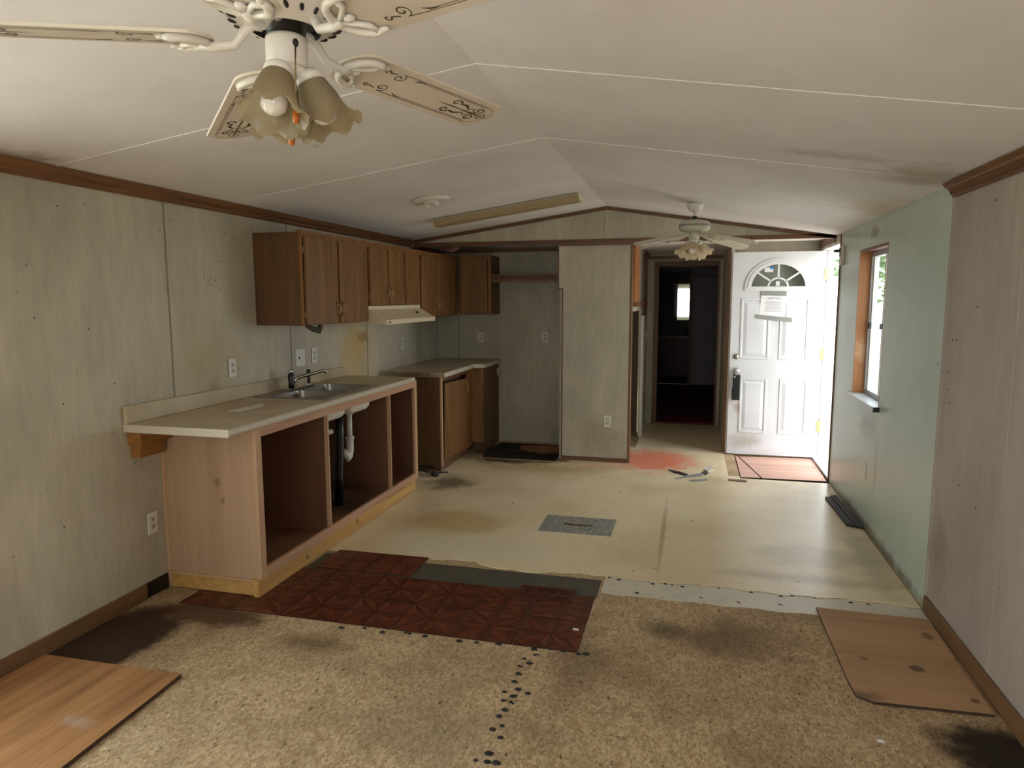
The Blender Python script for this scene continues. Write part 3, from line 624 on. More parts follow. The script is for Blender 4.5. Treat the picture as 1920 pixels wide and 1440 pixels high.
s1 = bx('sash', (WX - 0.015, 5.66, 0.92), (WX + 0.005, 5.70, 1.90), M['white_pl'], w1); bx('sash', (WX - 0.015, 5.33, 0.92), (WX + 0.005, 5.365, 1.90), M['white_pl'], w1)
bx('pane', (WX - 0.006, 5.365, 0.92), (WX - 0.002, 5.66, 1.90), M['pane'], w1); bx('pane', (WX + 0.010, 5.0, 0.92), (WX + 0.014, 5.35, 1.90), M['pane'], w1)
bx('latch', (WX - 0.03, 5.655, 1.37), (WX - 0.014, 5.69, 1.42), M['rubber'], w1); bx('latch', (WX - 0.03, 5.335, 1.38), (WX - 0.014, 5.36, 1.42), M['rubber'], w1)
# unseen windows beside and behind the viewpoint
w2 = thing('window_2', (LX, 0.7, 0.35), 'plain window in the left wall near the viewpoint', 'window', kind='structure')
for a, b, c, d in rect_holes(-0.6, 1.8, 0.35, 2.04, [(-0.56, 1.76, 0.39, 2.0)]): bx('window_frame', (LX - 0.08, a, c), (LX - 0.03, b, d), M['alu'], w2)
bx('pane', (LX - 0.057, -0.56, 0.39), (LX - 0.053, 1.76, 2.0), M['pane'], w2)
w3 = thing('window_3', (-0.6, Y0, 0.75), 'plain window in the rear wall', 'window', kind='structure')
for a, b, c, d in rect_holes(-1.6, 0.4, 0.75, 2.05, [(-1.56, 0.36, 0.79, 2.01)]): bx('window_frame', (a, Y0 - 0.08, c), (b, Y0 - 0.03, d), M['alu'], w3)
bx('pane', (-1.56, Y0 - 0.057, 0.79), (0.36, Y0 - 0.053, 2.01), M['pane'], w3)
# ---- front door: frame and open leaf
df = thing('trim_6', (RX + 0.06, 6.95, 0), 'white front door frame with metal threshold', 'door frame', kind='structure')
bx('far_jamb', (RX + 0.005, 7.405, 0.0), (RX + 0.122, 7.43, 2.08), M['jamb'], df); bx('door_stop', (RX + 0.06, 7.39, 0.03), (RX + 0.10, 7.405, 2.05), M['jamb'], df)
bx('near_jamb', (RX + 0.016, 6.462, 0.0), (RX + 0.122, 6.48, 2.08), M['jamb'], df); bx('head_jamb', (RX + 0.005, 6.48, 2.06), (RX + 0.122, 7.405, 2.08), M['jamb'], df)
bx('threshold', (RX + 0.0, 6.48, 0.0), (RX + 0.14, 7.405, 0.02), M['alu'], df, 0.004)
DY = 7.345; DX0, DX1, DZ0, DZ1 = 0.385, 1.245, 0.012, 2.052
dr = thing('door_1', (0.815, DY + 0.02, DZ0), 'open white front door with fanlight, four panels and taped notice', 'door', kind='structure')
fx, fz, fr = 0.815, 1.70, 0.305
mb = MB()
seg = 24
arc = [(fx + fr * math.cos(math.pi * i / seg), fz + fr * 0.915 * math.sin(math.pi * i / seg)) for i in range(seg + 1)]
def slab(pts): mb.prism(pts, 'y', DY, DY + 0.044)
slab([(DX0, DZ0), (DX1, DZ0), (DX1, fz), (DX0, fz)])
top = [(DX1, fz), (DX1, DZ1), (fx, DZ1)] + arc[seg // 2::-1]; slab(top)
top = [(fx, DZ1), (DX0, DZ1), (DX0, fz)] + arc[:seg // 2 - 1:-1]; slab(top)
leaf = mb.build('door_leaf', M['doorleaf'], dr)
# fanlight frame: ring, sill, bars
mb = MB()
def arcband(r0, r1, y0, y1, k=0.915, n=20, zc=fz):
    for i in range(n):
        a, b = math.pi * i / n, math.pi * (i + 1) / n
        mb.prism([(fx + r0 * math.cos(a), zc + r0 * k * math.sin(a)), (fx + r1 * math.cos(a), zc + r1 * k * math.sin(a)), (fx + r1 * math.cos(b), zc + r1 * k * math.sin(b)), (fx + r0 * math.cos(b), zc + r0 * k * math.sin(b))], 'y', y0, y1)
arcband(0.262, 0.312, DY - 0.012, DY + 0.0); arcband(0.250, 0.285, DY - 0.018, DY - 0.004)
mb.box((fx - 0.312, DY - 0.012, fz - 0.03), (fx + 0.312, DY, fz + 0.0)); mb.box((fx - 0.27, DY - 0.016, fz), (fx + 0.27, DY - 0.002, fz + 0.014))
ff = mb.build('fanlight_frame', M['door'], dr)
mb = MB(); arcband(0.082, 0.100, DY - 0.012, DY + 0.004, 0.915, 12, fz + 0.012); mb.build('glazing_bar', M['door'], ff)
for ang in (40, 90, 140):
    a = math.radians(ang); mb = MB(); c, s_ = math.cos(a), math.sin(a) * 0.915; px, pz = -math.sin(a) * 0.009, math.cos(a) * 0.009
    mb.prism([(fx + 0.09 * c + px, fz + 0.012 + 0.09 * s_ + pz), (fx + 0.09 * c - px, fz + 0.012 + 0.09 * s_ - pz), (fx + 0.26 * c - px, fz + 0.26 * s_ - pz), (fx + 0.26 * c + px, fz + 0.26 * s_ + pz)], 'y', DY - 0.012, DY + 0.004)
    mb.build('glazing_bar', M['door'], ff)
mb = MB(); mb.prism([(fx + 0.30 * math.cos(math.pi * i / 24), fz + 0.30 * 0.915 * math.sin(math.pi * i / 24)) for i in range(25)], 'y', DY + 0.010, DY + 0.014); gp = mb.build('pane', M['pane'], dr)
bx('paper_sticker', (0.685, DY + 0.008, 1.855), (0.765, DY + 0.0095, 1.90), M['paper'], dr); bx('blue_sticker', (0.735, DY + 0.0065, 1.885), (0.768, DY + 0.008, 1.912), M['blue'], dr)
bx('glass_label', (0.795, DY + 0.008, 1.718), (0.83, DY + 0.0095, 1.765), M['paper'], dr)
for (a, b, c, d) in ((0.475, 0.755, 0.99, 1.60), (0.845, 1.115, 0.99, 1.60), (0.49, 0.752, 0.235, 0.80), (0.868, 1.13, 0.235, 0.80)):
    mb = MB()
    for p, q, r_, s_ in rect_holes(a, b, c, d, [(a + 0.022, b - 0.022, c + 0.022, d - 0.022)]): mb.box((p, DY - 0.007, r_), (q, DY, s_))
    fr_ = mb.build('panel_moulding', M['doorleaf'], dr, 0.003)
    mb = MB(); i0, i1 = 0.03, 0.06
    P = [(a + i0, c + i0), (b - i0, c + i0), (b - i0, d - i0), (a + i0, d - i0)]; Q = [(a + i1, c + i1), (b - i1, c + i1), (b - i1, d - i1), (a + i1, d - i1)]
    mb.add([(p[0], DY - 0.0005, p[1]) for p in P] + [(p[0], DY - 0.008, p[1]) for p in Q], [(4, 5, 6, 7)] + [(i, (i + 1) % 4, 4 + (i + 1) % 4, 4 + i) for i in range(4)])
    mb.build('raised_panel', M['doorleaf'], fr_)
def rotY(): return Matrix.Rotation(math.pi / 2, 4, 'X')
def knob(z, r, nm):
    T = Matrix.Translation((0.447, DY, z)) @ Matrix.Rotation(math.pi / 2, 4, 'X')
    k = MB().lathe([(0.001, 0.0), (r * 1.15, 0.0), (r * 1.15, 0.006), (r * 0.95, 0.010), (r * 0.9, 0.02), (0.001, 0.022)], 20, T).build(nm, M['nickel'], dr); return k
knob(1.014, 0.026, 'deadbolt')
T = Matrix.Translation((0.452, DY, 0.87)) @ Matrix.Rotation(math.pi / 2, 4, 'X')
MB().lathe([(0.001, 0), (0.033, 0), (0.033, 0.006), (0.014, 0.012), (0.012, 0.03), (0.024, 0.038), (0.03, 0.05), (0.026, 0.064), (0.012, 0.07), (0.001, 0.07)], 20, T).build('door_knob', M['chrome'], dr)
for z in (1.83, 1.05, 0.33):
    bx('hinge', (1.232, DY - 0.006, z - 0.055), (1.27, DY + 0.05, z + 0.055), M['brass_b'], dr)
# lock box hanging on the knob
lb = thing('lock_box', (0.45, DY - 0.03, 0.58), 'black realtor lock box hanging on the front door knob', 'lock box')
bx('lower_case', (0.415, DY - 0.062, 0.575), (0.492, DY - 0.010, 0.705), M['black'], lb, 0.006); bx('upper_case', (0.420, DY - 0.058, 0.71), (0.492, DY - 0.012, 0.83), M['black'], lb, 0.006)
MB().tube([(0.432, DY - 0.035, 0.825), (0.432, DY - 0.035, 0.875)] + [(0.455 - 0.023 * math.cos(a), DY - 0.035, 0.875 + 0.023 * math.sin(a)) for a in [math.pi * i / 8 for i in range(1, 8)]] + [(0.478, DY - 0.035, 0.875), (0.478, DY - 0.035, 0.825)], 0.005, 8).build('shackle', M['steel'], lb)
bx('small_label', (0.43, DY - 0.0625, 0.802), (0.44, DY - 0.058, 0.822), M['white_pl'], lb)
# notice taped on the door
nt_ = thing('notice_sheet', (0.78, DY - 0.009, 1.40), 'white printed notice taped onto the front door', 'notice')
YN = DY - 0.0095
mb = MB().prism([(0.645, 1.415), (0.885, 1.395), (0.905, 1.635), (0.665, 1.645)], 'y', YN, YN + 0.001); mb.build('paper', M['paper'], nt_)
mb = MB().prism([(0.660, 1.625), (0.895, 1.620), (0.897, 1.662), (0.662, 1.668)], 'y', YN - 0.001, YN); mb.build('tape_strip', M['ducttape'], nt_)
mb = MB().prism([(0.608, 1.398), (0.956, 1.362), (0.958, 1.405), (0.610, 1.440)], 'y', YN - 0.001, YN); mb.build('tape_strip', M['ducttape'], nt_)
mb = MB(); Mt = Matrix.Translation((0.785, YN - 0.0012, 1.585)) @ rotY(); text_mb(mb, '~ NOTICE ~', 0.034, Mt); mb.build('heading', M['ink'], nt_)
mb = MB(); Mt = Matrix.Translation((0, YN - 0.0012, 0)) @ rotY()
for i, z in enumerate((1.565, 1.553, 1.541, 1.529, 1.512, 1.500, 1.484, 1.472)):
    x0 = 0.685 + random.uniform(0, 0.03); x1 = 0.87 - random.uniform(0, 0.04)
    while x0 < x1:
        w = random.uniform(0.008, 0.025); mb.ribbon([(x0, z), (min(x0 + w, x1), z - 0.001)], 0.0035, 0, 0, Mt); x0 += w + 0.004
mb.build('printed_lines', M['ink'], nt_)

# ---- floor boards and mats
def board(name, pts, z0, z1, mats, label, cat, group=None):
    mb = MB(); n = len(pts); mb.prism(pts, 'z', z0, z1)
    for i in range(len(mb.f)):
        if i >= 2: mb.m[i] = 1
    return tag(mb.build(name, mats), label, cat, group)
board('plywood_board', [(0.665, 3.70), (0.675, 3.0), (0.683, 2.88), (0.74, 2.845), (1.168, 2.865), (1.175, 3.685)], 0.003, 0.014, [M['ply'], M['ply_edge']], 'square plywood patch with knots and chewed corner beside the right baseboard', 'board')
board('plywood_sheet', [(-2.775, 2.325), (-2.775, 0.9), (-2.02, 0.9), (-2.035, 1.75), (-2.06, 2.335)], 0.001, 0.019, [M['ply2'], M['ply_edge']], 'long orange brown plywood sheet lying against the left baseboard', 'board')
board('doorway_board', [(0.505, 7.30), (0.655, 6.44), (1.19, 6.46), (1.215, 7.36)], -0.06, -0.004, [M['mat_board'], M['ply_edge']], 'reddish chipboard panel set into the floor at the front door', 'board')
board('doorway_filler', [(0.47, 7.30), (0.49, 7.30), (0.64, 6.44), (0.47, 6.42)], -0.06, -0.002, [M['mat_board'], M['ply_edge']], 'narrow broken chipboard filler beside the doorway panel', 'board')
# torn linoleum pieces
def px_poly(pts, z=0.0): return [tuple(onz(1160 + x * 260 / 1920, 760 + y * 170 / 1255, z))[:2] for x, y in pts]
torn = (('dark curled sliver of torn linoleum on the yellow floor', [(680, 895), (850, 930), (960, 965), (930, 985), (760, 940)], M['rubber']),
        ('long grey ribbon of torn linoleum by the doorway', [(760, 1030), (930, 985), (1130, 950), (1220, 960), (1150, 985), (930, 1008)], M['ducttape']),
        ('brown crumpled linoleum scrap by the doorway', [(1135, 950), (1190, 905), (1245, 940), (1210, 975)], M['backing']),
        ('round pale linoleum scrap by the doorway', [(1170, 895), (1230, 845), (1310, 860), (1320, 900), (1240, 920)], M['strip']),
        ('flat grey linoleum streak on the yellow floor', [(980, 1045), (1220, 1030), (1230, 1045), (1040, 1065)], M['ducttape']),
        ('brown bent splinter before the doorway panel', [(1515, 1030), (1760, 1045), (1775, 1065), (1640, 1060), (1520, 1045)], M['trim_dark']))
for i, (lab, pts, m) in enumerate(torn):
    mb = MB(); mb.prism(px_poly(pts), 'z', 0.0035, 0.009); tag(mb.build('torn_linoleum', m), lab, 'debris', 'torn linoleum scraps')
# niche debris
for i, (x, y, w, d, a, m, lab) in enumerate(((-1.55, 7.2, 0.42, 0.22, 0.2, M['cleat'], 'rotten plywood offcut lying in the dark niche hole'), (-1.80, 7.03, 0.26, 0.03, -0.10, M['rubber'], 'dark wood splinter lying in the niche hole'), (-1.42, 7.05, 0.26, 0.05, 0.3, M['trim_dark'], 'dark brown wood scrap lying in the niche hole'))):
    Mt = Matrix.Translation((x, y, -0.021)) @ Matrix.Rotation(a, 4, 'Z'); tag(MB().box((-w / 2, -d / 2, 0), (w / 2, d / 2, 0.02), 0, Mt).build('wood_scrap', m), lab, 'debris', 'scraps in the niche')
# black strips against the green wall
for i in range(4):
    p0 = Vector((1.165 - i * 0.026, 5.95 - i * 0.03, 0)); p1 = Vector((1.188 - i * 0.026, 5.12 + i * 0.015, 0))
    L = (p1 - p0).length; Mt = Matrix.Translation((p0 + p1) / 2 + Vector((0, 0, 0.003))) @ Matrix.Rotation(math.atan2(p1.y - p0.y, p1.x - p0.x), 4, 'Z')
    tag(MB().box((-L / 2, -0.011, 0), (L / 2, 0.011, 0.012 + 0.004 * (i % 2)), 0, Mt).build('black_strip', M['rubber']), ('black weatherstrip length touching the foot of the green wall', 'second black weatherstrip length out from the green wall', 'third black weatherstrip length out from the green wall', 'black weatherstrip length lying farthest out from the green wall')[i], 'strip', 'black strips by the green wall')
# duct-taped vent in the linoleum
dv = thing('floor_vent', (-0.737, 4.73, 0.003), 'floor vent framed with grey duct tape in the yellow linoleum', 'vent')
for k in range(3):
    e = k * 0.05; a, b, c, d = -0.995 + e, -0.485 - e, 4.545 + e * 1.05, 4.915 - e * 0.9; w = 0.055; z = 0.0032 + k * 0.0012
    for (p, q, u, v, dz) in ((a, b, c, c + w, 0), (a, b, d - w, d, 0), (a, a + w, c, d, 0.0006), (b - w, b, c, d, 0.0006)):
        j = random.uniform(-0.003, 0.003); bx('tape_strip', (p + j, u + j, 0.003), (q + j, v + j, z + dz), M['ducttape2'], dv)
mb = MB()
for a, b, c, d in rect_holes(-0.85, -0.63, 4.695, 4.78, [(-0.842, -0.638, 4.703, 4.772)]): mb.box((a, c, -0.30), (b, d, -0.051))
mb.box((-0.85, 4.695, -0.31), (-0.63, 4.78, -0.30)); mb.build('sheet_metal_duct', M['steel'], dv)
for k in range(7): bx('grille_bar', (-0.838 + k * 0.029, 4.70, -0.012), (-0.832 + k * 0.029, 4.775, -0.004), M['rubber'], dv)
# brown floor register in the parquet
fr_ = thing('floor_register', (-0.725, 3.535, 0.004), 'brown scrolled metal floor register set in the parquet tiles', 'vent')
mb = MB()
for a, b, c, d in rect_holes(-0.88, -0.57, 3.455, 3.615, [(-0.85, -0.60, 3.485, 3.585)]): mb.box((a, c, 0.004), (b, d, 0.010))
mb.build('register_frame', M['pq1'], fr_); bx('damper_plate', (-0.85, 3.485, 0.004), (-0.60, 3.585, 0.0048), M['pq1'], fr_)
for k in range(4):
    cx = -0.819 + k * 0.063; MB().tube([(cx + 0.028 * math.cos(a), 3.535 + 0.038 * math.sin(a), 0.0075) for a in [2 * math.pi * i / 16 for i in range(17)]], 0.003, 6).build('scroll_ring', M['pq1'], fr_)
for k in range(5): MB().tube([(-0.85 + k * 0.0625, 3.485, 0.0072), (-0.85 + k * 0.0625, 3.585, 0.0072)], 0.0025, 6).build('grille_bar', M['pq1'], fr_)
tag(MB().prism([(-0.52, 3.165), (-0.49, 3.16), (-0.488, 3.178), (-0.515, 3.185)], 'z', 0.0045, 0.0055).build('paper_scrap', M['paper']), 'tiny white paper scrap on the parquet corner', 'debris', 'paper scraps on the floor')
p = onz(1651, 1390); tag(MB().prism([(p.x - 0.012, p.y - 0.01), (p.x + 0.013, p.y - 0.008), (p.x + 0.011, p.y + 0.012), (p.x - 0.01, p.y + 0.01)], 'z', 0.0005, 0.0015).build('paper_scrap', M['paper']), 'small pale paper scrap on the bare particle board', 'debris', 'paper scraps on the floor')

# ================================================================== sink cabinet
PX = -2.20; PY0, PY1 = 3.13, 5.33
sc = thing('sink_cabinet', (-2.5, 4.2, 0.004), 'doorless raw plywood sink base cabinet under the long cream counter', 'cabinet')
bx('end_panel', (LX + 0.002, PY0, 0.085), (PX - 0.018, PY0 + 0.016, 0.928), M['raw_ply'], sc)
bx('corner_strip', (LX + 0.002, PY0 - 0.006, 0.004), (LX + 0.02, PY0, 0.78), M['frame'], sc)
bx('far_panel', (LX + 0.002, PY1 - 0.016, 0.085), (PX - 0.018, PY1, 0.928), M['masonite'], sc)
bx('toe_board', (PX - 0.045, PY0 - 0.02, 0.004), (PX - 0.012, PY1 - 0.03, 0.098), M['raw_pine'], sc, 0.002)
bx('end_toe_board', (LX + 0.02, PY0 - 0.004, 0.004), (PX - 0.046, PY0 + 0.014, 0.084), M['raw_pine'], sc, 0.002)
bx('bottom_ledge', (LX + 0.004, PY0 - 0.012, 0.085), (PX - 0.05, PY0, 0.098), M['frame'], sc)
bx('shelf_floor', (LX + 0.004, PY0 + 0.016, 0.10), (PX - 0.02, PY1 - 0.016, 0.115), M['cabfloor'], sc)
bx('face_stile', (PX - 0.02, PY0 - 0.004, 0.1), (PX, PY0 + 0.045, 0.928), M['frame'], sc); bx('face_stile', (PX - 0.02, PY1 - 0.045, 0.1), (PX, PY1, 0.928), M['frame'], sc)
bx('top_rail', (PX - 0.02, PY0 + 0.045, 0.875), (PX, PY1 - 0.045, 0.928), M['frame_y'], sc); bx('bottom_rail', (PX - 0.02, PY0 + 0.045, 0.1), (PX, PY1 - 0.045, 0.152), M['frame_y'], sc)
bx('outer_stile', (PX - 0.03, PY1, 0.1), (PX - 0.005, PY1 + 0.022, 0.928), M['raw_pine'], sc)
for y in (3.885, 4.82):
    d_ = bx('divider_panel', (LX + 0.004, y - 0.006, 0.115), (PX - 0.03, y + 0.006, 0.875), M['masonite'], sc)
    bx('divider_edge', (PX - 0.03, y - 0.007, 0.152), (PX - 0.004, y + 0.007, 0.875), M['frame'], d_)
# long countertop
CT0, CT1, CX = 2.885, 5.25, -2.175; TZ = 0.966
ct = thing('countertop', (-2.5, 4.05, 0.93), 'long cream laminate countertop with backsplash and inset sink', 'countertop')
mb = MB(); SK = (-2.745, -2.225, 3.90, 4.68)
for a, b, c, d in rect_holes(LX + 0.002, CX - 0.012, CT0, CT1, [(SK[0] + 0.015, SK[1] - 0.015, SK[2] + 0.015, SK[3] - 0.015)]): mb.box((a, c, 0.929), (b, d, TZ))
mb.build('worktop', M['counter'], ct)
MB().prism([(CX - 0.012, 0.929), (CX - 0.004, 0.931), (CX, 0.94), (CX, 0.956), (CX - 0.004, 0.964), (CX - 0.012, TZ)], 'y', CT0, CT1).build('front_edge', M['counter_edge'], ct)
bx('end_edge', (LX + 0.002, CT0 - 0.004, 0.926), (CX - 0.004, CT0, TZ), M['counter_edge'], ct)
MB().prism([(CT0 - 0.004, TZ), (5.20, TZ), (5.20, 1.03), (5.17, 1.045), (CT0 - 0.004, 1.06)], 'x', LX + 0.002, LX + 0.024).build('backsplash', M['counter'], ct, 0.004)
MB().prism([(-2.55, 3.38), (-2.47, 3.36), (-2.44, 3.52), (-2.50, 3.68), (-2.53, 3.66)], 'z', TZ + 0.0005, TZ + 0.002).build('peeling_film', M['white_pl'], ct)
wc = thing('wood_cleat', (-2.78, 3.0, 0.78), 'two stacked orange pine cleats under the counter end on the wall', 'cleat')
bx('upper_block', (LX + 0.001, 2.905, 0.855), (LX + 0.085, 3.125, 0.925), M['cleat'], wc); bx('lower_block', (LX + 0.001, 2.92, 0.785), (LX + 0.06, 3.095, 0.853), M['cleat'], wc)
# sink
sk = thing('kitchen_sink', (-2.485, 4.29, 0.80), 'double bowl stainless steel sink dropped into the cream counter', 'sink')
ya, ym, yb = SK[2], (SK[2] + SK[3]) / 2, SK[3]
bw_ = [(SK[0] + 0.11, SK[1] - 0.035, ya + 0.035, ym - 0.018), (SK[0] + 0.11, SK[1] - 0.035, ym + 0.018, yb - 0.035)]
mb = MB()
for a, b, c, d in rect_holes(SK[0], SK[1], ya, yb, bw_): mb.box((a, c, TZ), (b, d, TZ + 0.005))
mb.build('sink_rim', M['steel'], sk)
def bowl(x0, x1, y0, y1, z0, z1, ins, off, flip=False):
    def ring(e, z, r):
        out = []
        for cx, cy, a0 in ((x1 - e - r, y1 - e - r, 0), (x0 + e + r, y1 - e - r, 90), (x0 + e + r, y0 + e + r, 180), (x1 - e - r, y0 + e + r, 270)):
            for k in range(5): a = math.radians(a0 + 22.5 * k); out.append((cx + r * math.cos(a), cy + r * math.sin(a), z))
        return out
    rings = [ring(-off, z1, 0.04), ring(0.008 - off, z1 - 0.06, 0.045), ring(0.014 - off, z0 + 0.03 - off, 0.05), ring(0.03 - off, z0 + 0.008 - off, 0.05), ring(0.07, z0 - off, 0.05)]
    vs = [p for r in rings for p in r]; n = 20; fs = []
    for j in range(len(rings) - 1):
        for i in range(n):
            q = (j * n + i, j * n + (i + 1) % n, (j + 1) * n + (i + 1) % n, (j + 1) * n + i); fs.append(q if flip else q[::-1])
    fs.append(tuple((len(rings) - 1) * n + i for i in range(n))); return vs, fs
for b_ in bw_:
    vs, fs = bowl(b_[0], b_[1], b_[2], b_[3], 0.80, TZ + 0.002, 0, 0); ib = MB().add(vs, fs, 0, True).build('bowl', M['steel'], sk)
    vs, fs = bowl(b_[0], b_[1], b_[2], b_[3], 0.80, TZ - 0.02, 0, 0.004, True); MB().add(vs, fs, 0, True).build('bowl_underside', M['undercoat'], ib)
    MB().lathe([(0.001, 0), (0.04, 0), (0.042, 0.003), (0.001, 0.003)], 16, Matrix.Translation(((b_[0] + b_[1]) / 2, (b_[2] + b_[3]) / 2, 0.801))).build('drain_strainer', M['chrome'], ib)
# faucet
fc = thing('kitchen_faucet', (-2.69, 4.36, TZ + 0.005), 'chrome faucet with black handle and black sprayer behind the sink', 'faucet')
bx('deck_plate', (-2.72, 4.22, TZ + 0.005), (-2.665, 4.52, TZ + 0.017), M['chrome'], fc, 0.005)
MB().lathe([(0.001, 0), (0.02, 0), (0.019, 0.03), (0.023, 0.09), (0.017, 0.10), (0.001, 0.10)], 14, Matrix.Translation((-2.69, 4.26, TZ + 0.017))).build('black_handle', M['black'], fc)
MB().lathe([(0.001, 0), (0.017, 0), (0.017, 0.026), (0.012, 0.03), (0.001, 0.03)], 14, Matrix.Translation((-2.69, 4.26, TZ + 0.117))).build('handle_cap', M['chrome'], fc)
MB().tube([(-2.69, 4.28, TZ + 0.05), (-2.67, 4.31, TZ + 0.085), (-2.61, 4.37, TZ + 0.105), (-2.53, 4.43, TZ + 0.128), (-2.515, 4.44, TZ + 0.115)], [0.013, 0.012, 0.011, 0.011, 0.012], 10).build('spout', M['chrome'], fc)
MB().lathe([(0.001, 0), (0.012, 0), (0.013, 0.02), (0.011, 0.05), (0.016, 0.085), (0.014, 0.105), (0.001, 0.11)], 12, Matrix.Translation((-2.69, 4.49, TZ + 0.02))).build('sprayer', M['black'], fc)
MB().lathe([(0.02, 0), (0.017, 0.012), (0.001, 0.012)], 12, Matrix.Translation((-2.69, 4.49, TZ + 0.012))).build('sprayer_collar', M['white_pl'], fc)
# plumbing
dp = thing('drain_pipe', (-2.45, 4.42, 0.118), 'black drain pipe with white trap under the sink', 'pipe')
MB().tube([(-2.44, 4.42, 0.117), (-2.44, 4.43, 0.35), (-2.43, 4.44, 0.60), (-2.43, 4.45, 0.79)], [0.030, 0.034, 0.032, 0.030], 12).build('black_stack', M['black'], dp)
MB().tube([(-2.46, 4.47, 0.117), (-2.47, 4.50, 0.25), (-2.47, 4.50, 0.40), (-2.46, 4.47, 0.52)], 0.016, 10).build('supply_hose', M['rubber'], dp)
MB().tube([(-2.405, 4.545, 0.79), (-2.405, 4.545, 0.50)], 0.020, 12).build('tailpiece', M['pvc'], dp)
MB().tube([(-2.405, 4.545, 0.60), (-2.405, 4.545, 0.50), (-2.405, 4.53, 0.46), (-2.405, 4.50, 0.445), (-2.405, 4.50, 0.46), (-2.43, 4.48, 0.50)], 0.027, 12).build('p_trap', M['pvc'], dp)
MB().tube([(-2.405, 4.545, 0.60), (-2.405, 4.545, 0.575)], 0.032, 12).build('slip_nut', M['pvc'], dp); MB().tube([(-2.405, 4.545, 0.79), (-2.405, 4.545, 0.765)], 0.030, 12).build('slip_nut', M['pvc'], dp)
MB().tube([(-2.47, 4.40, 0.66), (-2.49, 4.25, 0.67), (-2.49, 4.10, 0.68), (-2.49, 4.09, 0.79)], 0.02, 10).build('cross_pipe', M['pvc'], dp)

# ================================================================== upper cabinets
UX = -2.446; UZ0, UZ1 = 1.427, 2.03
def bow_pull(c, axis_out, parent, r=0.0035, h=0.09):
    # vertical bow handle; axis_out = unit vector out of the door
    o = Vector(axis_out); pts = [Vector(c) + Vector((0, 0, h * (i / 8 - 0.5))) + o * (0.004 + 0.022 * math.sin(math.pi * i / 8)) for i in range(9)]
    mb = MB().tube(pts, [0.007, 0.005, 0.0045, 0.0045, 0.005, 0.0045, 0.0045, 0.005, 0.007], 8); 
    for s_ in (-1, 1): mb.sphere(Vector(c) + Vector((0, 0, s_ * h * 0.5)) + o * 0.003, (0.006, 0.006, 0.014), 8)
    return mb.build('handle', M['brass'], parent)
def upper(name, ya, yb, za, zb, doors, label, left_panel=False):
    t = thing(name, ((LX + UX) / 2, (ya + yb) / 2, za), label, 'cabinet', 'wall cabinets above the counter')
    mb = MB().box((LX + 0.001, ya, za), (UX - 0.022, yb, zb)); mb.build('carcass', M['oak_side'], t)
    fs = [(ya, ya + 0.022), (yb - 0.022, yb)]
    for a, b in fs: bx('face_stile', (UX - 0.022, a, za), (UX - 0.004, b, zb), M['oak_face'], t)
    bx('face_rail', (UX - 0.022, ya + 0.022, zb - 0.035), (UX - 0.004, yb - 0.022, zb), M['oak_face'], t); bx('face_rail', (UX - 0.022, ya + 0.022, za), (UX - 0.004, yb - 0.022, za + 0.03), M['oak_side'], t)
    bx('top_moulding', (UX - 0.03, ya, zb - 0.006), (UX + 0.004, yb, zb + 0.012), M['oak_face'], t)
    for a, b, hy in doors:
        d = bx('cabinet_door', (UX - 0.003, a, za + 0.004), (UX + 0.015, b, zb - 0.028), M['oak'], t, 0.003)
        bow_pull((UX + 0.015, hy, za + 0.105), (1, 0, 0), d)
        hs = a - 0.006 if hy > (a + b) / 2 else b + 0.0
        for z in (za + 0.07, zb - 0.11): bx('hinge', (UX - 0.003, hs, z - 0.022), (UX + 0.004, hs + 0.006, z + 0.022), M['brass_b'], d)
    return t
upper('wall_cabinet', 4.05, 4.98, UZ0, UZ1, [(4.075, 4.495, 4.47), (4.52, 4.955, 4.545)], 'tall two door oak wall cabinet with exposed brown side above the sink')
upper('wall_cabinet', 4.982, 6.05, 1.548, UZ1, [(5.005, 5.335, 5.31), (5.352, 5.68, 5.375), (5.698, 6.03, 5.725)], 'short three door oak wall cabinet over the range hood')
upper('wall_cabinet', 6.052, 7.12, UZ0, UZ1, [(6.075, 6.475, 6.45), (6.495, 7.0, 6.52)], 'two door oak wall cabinet running into the kitchen corner')
t = thing('wall_cabinet', (-2.26, 7.29, UZ0), 'single door oak wall cabinet on the niche back wall', 'cabinet', 'wall cabinets above the counter')
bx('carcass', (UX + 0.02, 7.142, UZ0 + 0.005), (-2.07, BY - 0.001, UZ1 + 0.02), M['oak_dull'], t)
bx('face_stile', (UX + 0.018, 7.124, UZ0 + 0.005), (-2.385, 7.142, UZ1 + 0.02), M['oak'], t); bx('face_stile', (-2.10, 7.124, UZ0 + 0.005), (-2.07, 7.142, UZ1 + 0.02), M['oak_face'], t)
bx('face_rail', (-2.385, 7.124, UZ1 - 0.015), (-2.10, 7.142, UZ1 + 0.02), M['oak_face'], t); bx('top_moulding', (UX + 0.02, 7.112, UZ1 + 0.015), (-2.062, 7.142, UZ1 + 0.03), M['oak_face'], t)
d = bx('cabinet_door', (-2.395, 7.106, UZ0 + 0.012), (-2.108, 7.122, UZ1 - 0.015), M['oak'], t, 0.003); bow_pull((-2.13, 7.106, UZ0 + 0.10), (0, -1, 0), d)
